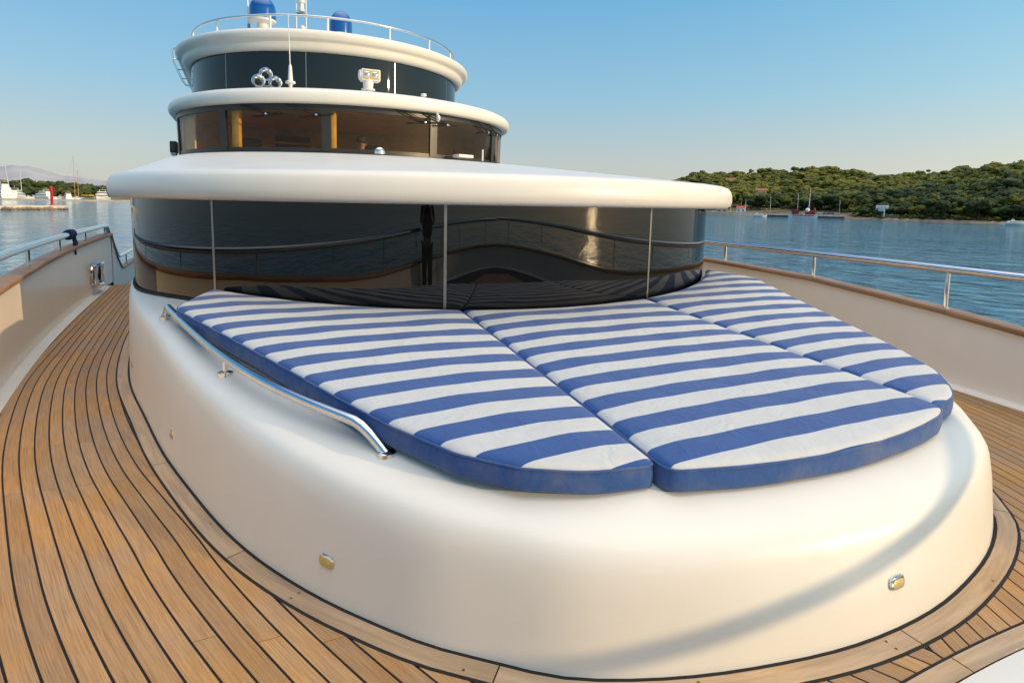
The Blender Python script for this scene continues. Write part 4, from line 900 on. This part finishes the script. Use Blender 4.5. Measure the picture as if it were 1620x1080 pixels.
# ------------------------------------------------------------------ marina and shores
WH = mat("boat_white", (0.78, 0.75, 0.70), 0.4, var=0.04, scale=0.5); GLS = mat("boat_window", (0.02, 0.025, 0.03), 0.1)
RED = mat("red_paint", (0.55, 0.02, 0.02), 0.45, var=0.12, scale=1); YEL = mat("yellow_paint", (0.60, 0.34, 0.02), 0.5, var=0.12, scale=1)
SPAR = mat("varnished_spar", (0.50, 0.25, 0.07), 0.45, var=0.1, scale=1); ALU = mat("mast_alloy", (0.70, 0.66, 0.58), 0.4, var=0.06, scale=1)
TAN = mat("tan_render", (0.55, 0.42, 0.27), 0.85, var=0.1, scale=0.5); TILE = mat("roof_tile", (0.36, 0.13, 0.06), 0.85, var=0.2, scale=1)
def motor_yacht(P, Ln, Bm, Ht, rz, label, group, tiers=2):
    o = thing("motor_yacht", P, label, "yacht", group); o.rotation_euler = (0, 0, rz); z0 = P.z
    Rz = Matrix.Rotation(-rz, 3, 'Z')
    def put(name, VF, m, par):
        return mk(name, ([(v[0] + P.x, v[1] + P.y, v[2] + P.z) for v in VF[0]], VF[1]), m, par)
    rows = []
    for t in np.linspace(0, 1, 11):
        b = Bm / 2 * (1 - max(0, (t - .45) / .55) ** 2.2) + .02; sh = Ht * (.30 + .12 * t * t); x = (t - .5) * Ln
        rows.append([(x + .06 * Ln * t * t, -b, sh), (x, -b * .86, Ht * .08), (x - .02 * Ln * t, -b * .3, -.5), (x - .02 * Ln * t, b * .3, -.5), (x, b * .86, Ht * .08), (x + .06 * Ln * t * t, b, sh)])
    V, Fc = grid(rows); Fc.append((0, 1, 2, 3, 4, 5)); n6 = len(V) - 6
    for i in range(10): Fc.append((6 * i, 6 * i + 6, 6 * i + 11, 6 * i + 5))
    put("hull", (V, Fc), WH, o); zz = Ht * .31
    for k in range(tiers):
        l0, w0, h0 = Ln * (.62 - .2 * k), Bm * (.8 - .13 * k), Ht * (.24 - .02 * k); xc = -Ln * (.06 + .05 * k)
        s = put("superstructure", box((xc, 0, zz + h0 / 2), (l0, w0, h0), h0 * .2, taper=.88), WH, o)
        put("window", box((xc + .01 * Ln, 0, zz + h0 * .56), (l0 * .955, w0 * .962, h0 * .34), 0, taper=.97), GLS, o); zz += h0
    put("radar_arch", join(box((-Ln * .18, Bm * .26, zz + Ht * .07), (Ln * .05, .12, Ht * .16)), box((-Ln * .18, -Bm * .26, zz + Ht * .07), (Ln * .05, .12, Ht * .16)), box((-Ln * .18, 0, zz + Ht * .15), (Ln * .06, Bm * .56, .16), .03)), WH, o)
    put("mast", tube([(-Ln * .18, 0, zz + Ht * .15), (-Ln * .19, 0, zz + Ht * .36)], .07, 6), WH, o)
    return o
def sail_mast(P, h, m, label, name="sailing_boat", lean=0.0, hull_l=11):
    o = thing(name, P, label, "sailing boat", "sailing boats in the marina")
    rows = []
    for t in np.linspace(0, 1, 9):
        b = 1.7 * math.sin(math.pi * (.18 + .82 * t)) + .02; x = (t - .5) * hull_l
        rows.append([(P.x + x, P.y - b, P.z + 1.2), (P.x + x, P.y - b * .6, P.z - .3), (P.x + x, P.y + b * .6, P.z - .3), (P.x + x, P.y + b, P.z + 1.2)])
    V, Fc = grid(rows)
    for i in range(8): Fc.append((4 * i, 4 * i + 4, 4 * i + 7, 4 * i + 3))
    mk("hull", (V, Fc), WH, o); mk("cabin", box((P.x, P.y, P.z + 1.5), (hull_l * .45, 1.9, .8), .2), WH, o)
    mk("mast", tube([(P.x, P.y, P.z + 1), (P.x + lean * h, P.y, P.z + h)], [.22, .13], 8), m, o); mk("boom", tube([(P.x, P.y, P.z + 2.6), (P.x - 4, P.y, P.z + 2.8)], .14, 6), m, o)
    mk("spreader", tube([(P.x - 1.1, P.y - .9, P.z + h * .55), (P.x + 1.1, P.y + .9, P.z + h * .55)], .06, 5), m, o)
    mk("rigging", join(*[tube([(P.x + a, P.y + b, P.z + 1.2), (P.x + lean * h, P.y, P.z + h * .97)], .025, 4) for a, b in ((hull_l * .48, 0), (-hull_l * .48, 0), (0, 1.5), (0, -1.5))]), DARKST, o)
    return o
G1 = "white motor yachts moored in the marina"
for px, d, Ln, Bm, Ht, ang, lab, ti in (
    (6, 560, 26, 9.0, 11.5, 105, "large white motor yacht at the left edge of the marina", 3),
    (29, 565, 22, 8.0, 9.0, 70, "white motor yacht beside the leaning mast in the marina", 2),
    (52, 570, 13, 4.5, 4.2, 20, "low white motor boat between the second mast and the red beacon", 1),
    (69, 566, 20, 6.5, 8.6, 125, "white flybridge yacht just left of the red beacon", 2),
    (90, 570, 14, 4.6, 4.6, 160, "small white motor yacht just right of the red beacon", 1),
    (108, 568, 15, 5.0, 6.6, 100, "white cabin cruiser below the varnished masts", 2),
    (128, 575, 13, 4.4, 4.2, 15, "low white motor boat right of the varnished masts", 1),
    (161, 560, 22, 7.5, 9.4, 255, "big white motor yacht moored nearest the roof edge", 2)):
    motor_yacht(at(px, d, ZW), Ln, Bm, Ht, R_(ang) - bearing(px), lab, G1, ti)
sail_mast(at(18, 575, ZW), 25, ALU, "sailing boat with a leaning pale mast at the left of the marina", lean=-.08)
sail_mast(at(36.5, 575, ZW), 22, ALU, "sailing boat with the second, shorter pale mast", lean=-.02)
k1 = at(120, 580, ZW); sail_mast(k1, 35, SPAR, "varnished wooden sailing ship with the tallest mast in the marina", hull_l=20)
k2 = at(125.5, 584, ZW); sail_mast(k2, 24, SPAR, "shorter varnished mast right next to the tallest mast", hull_l=12)
yb = thing("yellow_barge", at(140, 585, ZW), "yellow flat roofed barge behind the moored yachts", "barge"); P = wloc(yb)
mk("deck_house", box((P.x, P.y, ZW + 3.4), (7.5, 5, 2.4), .1), YEL, yb); mk("hull", box((P.x, P.y, ZW + .8), (11, 6, 2.4), .3), YEL, yb); mk("window", box((P.x, P.y, ZW + 3.2), (7.7, 5.2, .9)), GLS, yb)
def quay(name, p0, p1, w, z, m, label, piles=True):
    a, b = Vector(p0), Vector(p1); d = (b - a); ln = d.length; ang = math.atan2(d.y, d.x); c = (a + b) / 2
    o = thing(name, (c.x, c.y, ZW), label, "quay"); mk("wall", box((c.x, c.y, ZW + z / 2 - .5), (ln, w, z + 1), .05, rz=ang), m, o)
    mk("coping", box((c.x, c.y, ZW + z + .06), (ln + .3, w + .4, .25), .05, rz=ang), CONC, o); return o
quay("pontoon", at(-60, 548, 0), at(206, 548, 0), 4, .75, CONC, "long pale pontoon in front of the marina yachts")
# breakwater with a red beacon
bk = thing("breakwater", at(40, 222, ZW), "pale stone breakwater running out to the red beacon", "breakwater")
n = 30; rows = []
for i, px in enumerate(np.linspace(-420, 106, n)):
    d = np.interp(px, [-420, 0, 106], [120, 214, 226]); a, b, c_, e = at(px, d - 2.4, ZW - .5), at(px, d - 1.3, ZW + 1.25 + .12 * math.sin(i * 2.1)), at(px, d + 3, ZW + 1.3 + .1 * math.sin(i * 1.3)), at(px, d + 5, ZW - .5); rows.append([a, b, c_, e])
V, Fc = grid(rows); Fc.append(tuple(len(V) - 4 + j for j in range(4))); mk("mole", (V, Fc), mat("breakwater_stone", (0.50, 0.42, 0.31), 0.9, var=0.25, scale=0.5), bk, sharp=25)
bme = [bpy.data.meshes.new("boulder") for _ in range(3)]
for q, me in enumerate(bme):
    bm = bmesh.new(); bmesh.ops.create_icosphere(bm, subdivisions=1, radius=.75)
    for v in bm.verts: v.co *= random.uniform(.7, 1.25); v.co.z *= .7
    bm.to_mesh(me); bm.free(); me.materials.append(ROCK)
bkl = wloc(bk)
for i in range(90):
    px = random.uniform(-60, 108); d = np.interp(px, [-420, 0, 106], [120, 214, 226]); b = bpy.data.objects.new("boulder", bme[i % 3]); b.parent = bk; b.location = at(px, d - 2.3 + random.uniform(-.5, .5), ZW + random.uniform(0, .5)) - bkl
    b.rotation_euler = (0, 0, random.uniform(0, 6)); s = random.uniform(.5, 1.0); b.scale = (s, s, s); COL.objects.link(b)
rb = thing("red_beacon", at(83, 224, ZW + 1.3), "red harbour beacon column on the breakwater", "beacon"); P = wloc(rb)
mk("column", lathe([(.62, -.2), (.62, .3), (.38, .35), (.31, 4.1)], P, 18), RED, rb); mk("gallery", lathe([(.36, 4.1), (.8, 4.25), (.8, 4.4), (.0, 4.42)], P, 18), RED, rb)
mk("lantern", lathe([(.32, 4.4), (.32, 5.3), (.42, 5.35), (0, 5.75)], P, 14), RED, rb); mk("railing", join(*[tube([(P.x + .75 * math.cos(a), P.y + .75 * math.sin(a), P.z + h) for a in np.linspace(0, 6.283, 17)[:-1]], .04, 5, closed=True) for h in (4.75, 5.1)], *[tube([(P.x + .75 * math.cos(a), P.y + .75 * math.sin(a), P.z + 4.4), (P.x + .75 * math.cos(a), P.y + .75 * math.sin(a), P.z + 5.1)], .035, 5) for a in np.linspace(0, 6.283, 9)[:-1]]), RED, rb)
mk("ladder", box((P.x + .3, P.y - .42, P.z + 2.1), (.35, .06, 4.0)), RED, rb)

# right-hand shore
q1 = quay("quay", at(1096, 345, 0), at(1202, 345, 0), 6, 1.9, CONC, "pale sunlit stone quay wall beyond the big roof")
q2 = quay("low_quay", at(1203, 346, 0), at(1332, 340, 0), 5, 1.0, DCONC, "dark low quay wall along the foot of the hill")
tag(mk("waterfront", grid([[at(px, d, ZW + z) for d, z in ((342, -.6), (346, 1.5), (384, 2.0))] for px in np.arange(1085, 1350, 6)]), ROCK), "stony waterfront behind the quay", "shore", kind='structure')
def lamp_post(px, d, h, lab):
    P = at(px, d, ZW + 1.4); o = thing("lamp_post", P, lab, "lamp post", "lamp posts along the quay")
    mk("pole", tube([(P.x, P.y, P.z - .5), (P.x, P.y, P.z + h)], [.12, .07], 8), ALU, o); mk("arm", tube([(P.x, P.y, P.z + h), (P.x - .5, P.y - .5, P.z + h + .3), (P.x - 1.2, P.y - 1.0, P.z + h + .3)], .06, 6), ALU, o); mk("lamp_head", box((P.x - 1.3, P.y - 1.1, P.z + h + .25), (.7, .35, .14), .04, rz=.7), DARKST, o)
for px, d, h, lab in ((1153, 356, 7.5, "tall lamp post on the pale quay nearest the roof edge"), (1169, 357, 6.5, "second lamp post on the pale quay"), (1176, 356, 7.5, "third lamp post on the pale quay"), (1215, 356, 9.5, "lone lamp post on the dark quay"), (1324, 352, 8.0, "lamp post at the right end of the dark quay")): lamp_post(px, d, h, lab)
def hut(px, d, w, dp, h, m, rm, name, lab, cat, base=1.4, rz=0.0):
    P = at(px, d, ZW + base); o = thing(name, P, lab, cat); mk("wall", box((P.x, P.y, P.z + h / 2), (w, dp, h), .03, rz=rz), m, o)
    Rm = Matrix.Rotation(rz, 3, 'Z'); T = lambda v: tuple(Rm @ Vector(v) + P)
    mk("roof", ([T(v) for v in ((-w / 2 - .3, -dp / 2 - .3, h), (w / 2 + .3, -dp / 2 - .3, h), (w / 2 + .3, dp / 2 + .3, h), (-w / 2 - .3, dp / 2 + .3, h), (-w / 2 - .3, 0, h + w * .22), (w / 2 + .3, 0, h + w * .22))], [(0, 1, 5, 4), (2, 3, 4, 5), (0, 4, 3), (1, 2, 5)]), rm, o, smooth=False)
    for sx in (-.25, .25): mk("window", box(T((w * sx, -dp / 2 - .02, h * .55)), (w * .18, .06, h * .3), rz=rz), GLS, o)
    return o
hut(1169, 358, 4.6, 3.5, 2.8, WH, RED, "kiosk", "white kiosk with a red roof on the pale quay", "kiosk", rz=-.8)
hut(1139, 362, 6, 3.5, 2.2, TAN, TILE, "shed", "long tan shed at the left end of the quay", "shed", rz=-.8)
d_ = float(np.interp(1199, HB, HS)) + 78; P = at(1199, d_); hut(1199, d_, 7.0, 6.5, 6.2, TAN, TILE, "villa", "sunlit tan villa among the pines on the hillside", "house", base=hill_z(1199, d_) + 3.0 + 1.5, rz=-.8)
d_ = float(np.interp(1151, HB, HS)) + 150; hut(1151, d_, 7, 6, 4.5, TAN, TILE, "cottage", "small tile roofed cottage high among the pines on the left of the hill", "house", base=hill_z(1151, d_) + 3.0 + 3.5, rz=-.8)
for px, w_, lab in ((1209, 6, "orange awning left of the lone lamp post"), (1222, 6, "orange awning right of the lone lamp post")):
    P = at(px, 362, ZW + 1.6); o = thing("awning", P, lab, "awning", "orange awnings behind the quay"); mk("canvas", box((P.x, P.y, P.z + 2.7), (w_, 4, .3), .1, rz=-.8), YEL, o)
    for sx, sy in ((-1, -1), (1, -1), (1, 1), (-1, 1)): mk("pole", tube([(P.x + sx * 1.6, P.y + sy * 1.6, P.z - .5), (P.x + sx * 1.6, P.y + sy * 1.6, P.z + 2.6)], .06, 5), ALU, o)
# red workboat with a white dome
DRED = mat('weathered_red_paint', (0.26, 0.028, 0.035), 0.6, var=0.25, scale=1)
wk = thing("red_workboat", at(1267, 336, ZW), "red workboat with a white ball dome moored at the dark quay", "boat"); P = wloc(wk); az = -bearing(1267)
Rz = Matrix.Rotation(az, 3, 'Z'); W_ = lambda VF: ([tuple(Rz @ Vector(v) + P) for v in VF[0]], VF[1])
rows = []
for t in np.linspace(-1, 1, 13):
    b = 1.9 * (1 - abs(t) ** 3 * .8); sh = 1.3 + .5 * t * t; rows.append([(t * 7, -b, sh), (t * 6.6, -b * .8, -.4), (t * 6.6, b * .8, -.4), (t * 7, b, sh)])
V, Fc = grid(rows)
for i in range(12): Fc.append((4 * i, 4 * i + 4, 4 * i + 7, 4 * i + 3))
mk("hull", W_((V, Fc)), WH, wk); mk("superstructure", W_(join(box((-3.6, 0, 3.0), (3.4, 2.4, 2.6), .1), box((3.2, 0, 2.7), (4.8, 2.4, 2.0), .1))), DRED, wk); mk("dome", W_(lathe([(1.1 * math.cos(a), 1.1 * math.sin(a)) for a in np.linspace(-1.5, 1.55, 12)], (2.0, -.6, 3.9), 16)), WH, wk)
mk("stripe", W_(box((0, -1.93, 1.2), (10, .06, .35))), DRED, wk); mk("window", W_(box((-3.6, 0, 3.6), (3.86, 2.66, .7))), GLS, wk); mk("mast", W_(tube([(-2.6, 0, 4), (-2.6, 0, 12.2)], .09, 6)), ALU, wk)
mk("yard", W_(tube([(-3.4, 0, 9.5), (-1.8, 0, 9.5)], .05, 5)), ALU, wk); mk("funnel", W_(lathe([(.5, 0), (.45, 1.4)], (5.2, 0, 3.8), 12)), DRED, wk)
sail_mast(at(1275.5, 349, ZW + .3), 15.5, ALU, "sailing boat with a pale mast behind the red workboat", lean=.04)["group"] = "sailing boats across the water"
motor_yacht(at(1199, 338, ZW), 7, 2.4, 2.3, -bearing(1199) + .2, "small white motor boat at the end of the pale quay", "small boats at the far shore", 1)
motor_yacht(at(1606, 297, ZW), 8.5, 2.8, 2.8, -bearing(1606) + .4, "small white motor boat moored off the rocks at the far right", "small boats at the far shore", 1)
# parked cars behind the quay
CARC = [mat("car_paint_" + c, v, 0.3, var=0.03, coat=0.5) for c, v in (("white", (.7, .7, .7)), ("grey", (.25, .26, .28)), ("blue", (.08, .16, .32)))]
for i, (px, ci, lab) in enumerate(((1296, 0, "white parked car right of the red workboat"), (1303, 1, "grey parked car, second from the red workboat"), (1311, 2, "blue parked car behind the dark quay"), (1319, 0, "white parked car by the last lamp post"))):
    P = at(px, 358, ZW + 1.75); rz = -bearing(px); o = thing("parked_car", P, lab, "car", "cars parked behind the quay"); Rm = Matrix.Rotation(rz, 3, 'Z'); T = lambda VF: ([tuple(Rm @ Vector(v) + P) for v in VF[0]], VF[1])
    mk("body", T(box((0, 0, .62), (4.2, 1.75, .62), .15)), CARC[ci], o); mk("cabin", T(box((-.2, 0, 1.15), (2.4, 1.55, .55), .12, taper=.8)), GLS, o)
    for wx in (-1.3, 1.3):
        for wy in (-.8, .8): mk("wheel", T(lathe([(0, -.1), (.32, -.1), (.32, .1), (0, .1)], (wx, wy, .32), 12, (0, 1, 0))), RUBBER, o)
# white signboard
sg = thing("signboard", at(1391, 312, ZW + 1.2), "white billboard on a white post by the water's edge", "sign"); P = wloc(sg); rz = -bearing(1391); Rm = Matrix.Rotation(rz, 3, 'Z'); T = lambda VF: ([tuple(Rm @ Vector(v) + P) for v in VF[0]], VF[1])
mk("panel", T(box((0, 0, 4.9), (4.8, .3, 1.5), .04)), WH, sg); mk("post", T(box((.9, .1, 2.4), (.5, .4, 3.7), .03)), WH, sg); mk("side_panel", T(box((-.2, .3, 3.6), (2.4, .2, 1.1), .03)), WH, sg)
for i, sx in enumerate((-1.4, -.2, 1.0)): mk("print_band", T(box((sx, -.17, 4.9), (.8, .02, .35))), mat("faded_print%d" % i, (.42, .40, .38), .8), sg)
fn = thing("fence", at(1404, 312, ZW + 1.2), "low dark fence right of the white billboard", "fence"); P = wloc(fn); T = lambda VF: ([tuple(Rm @ Vector(v) + P) for v in VF[0]], VF[1])
for zz in (.5, 1.0, 1.5): mk("rail", T(box((0, 0, zz), (6, .08, .12))), DARKST, fn)
for sx in np.linspace(-3, 3, 7): mk("post", T(box((sx, 0, .9), (.12, .12, 1.8))), DARKST, fn)
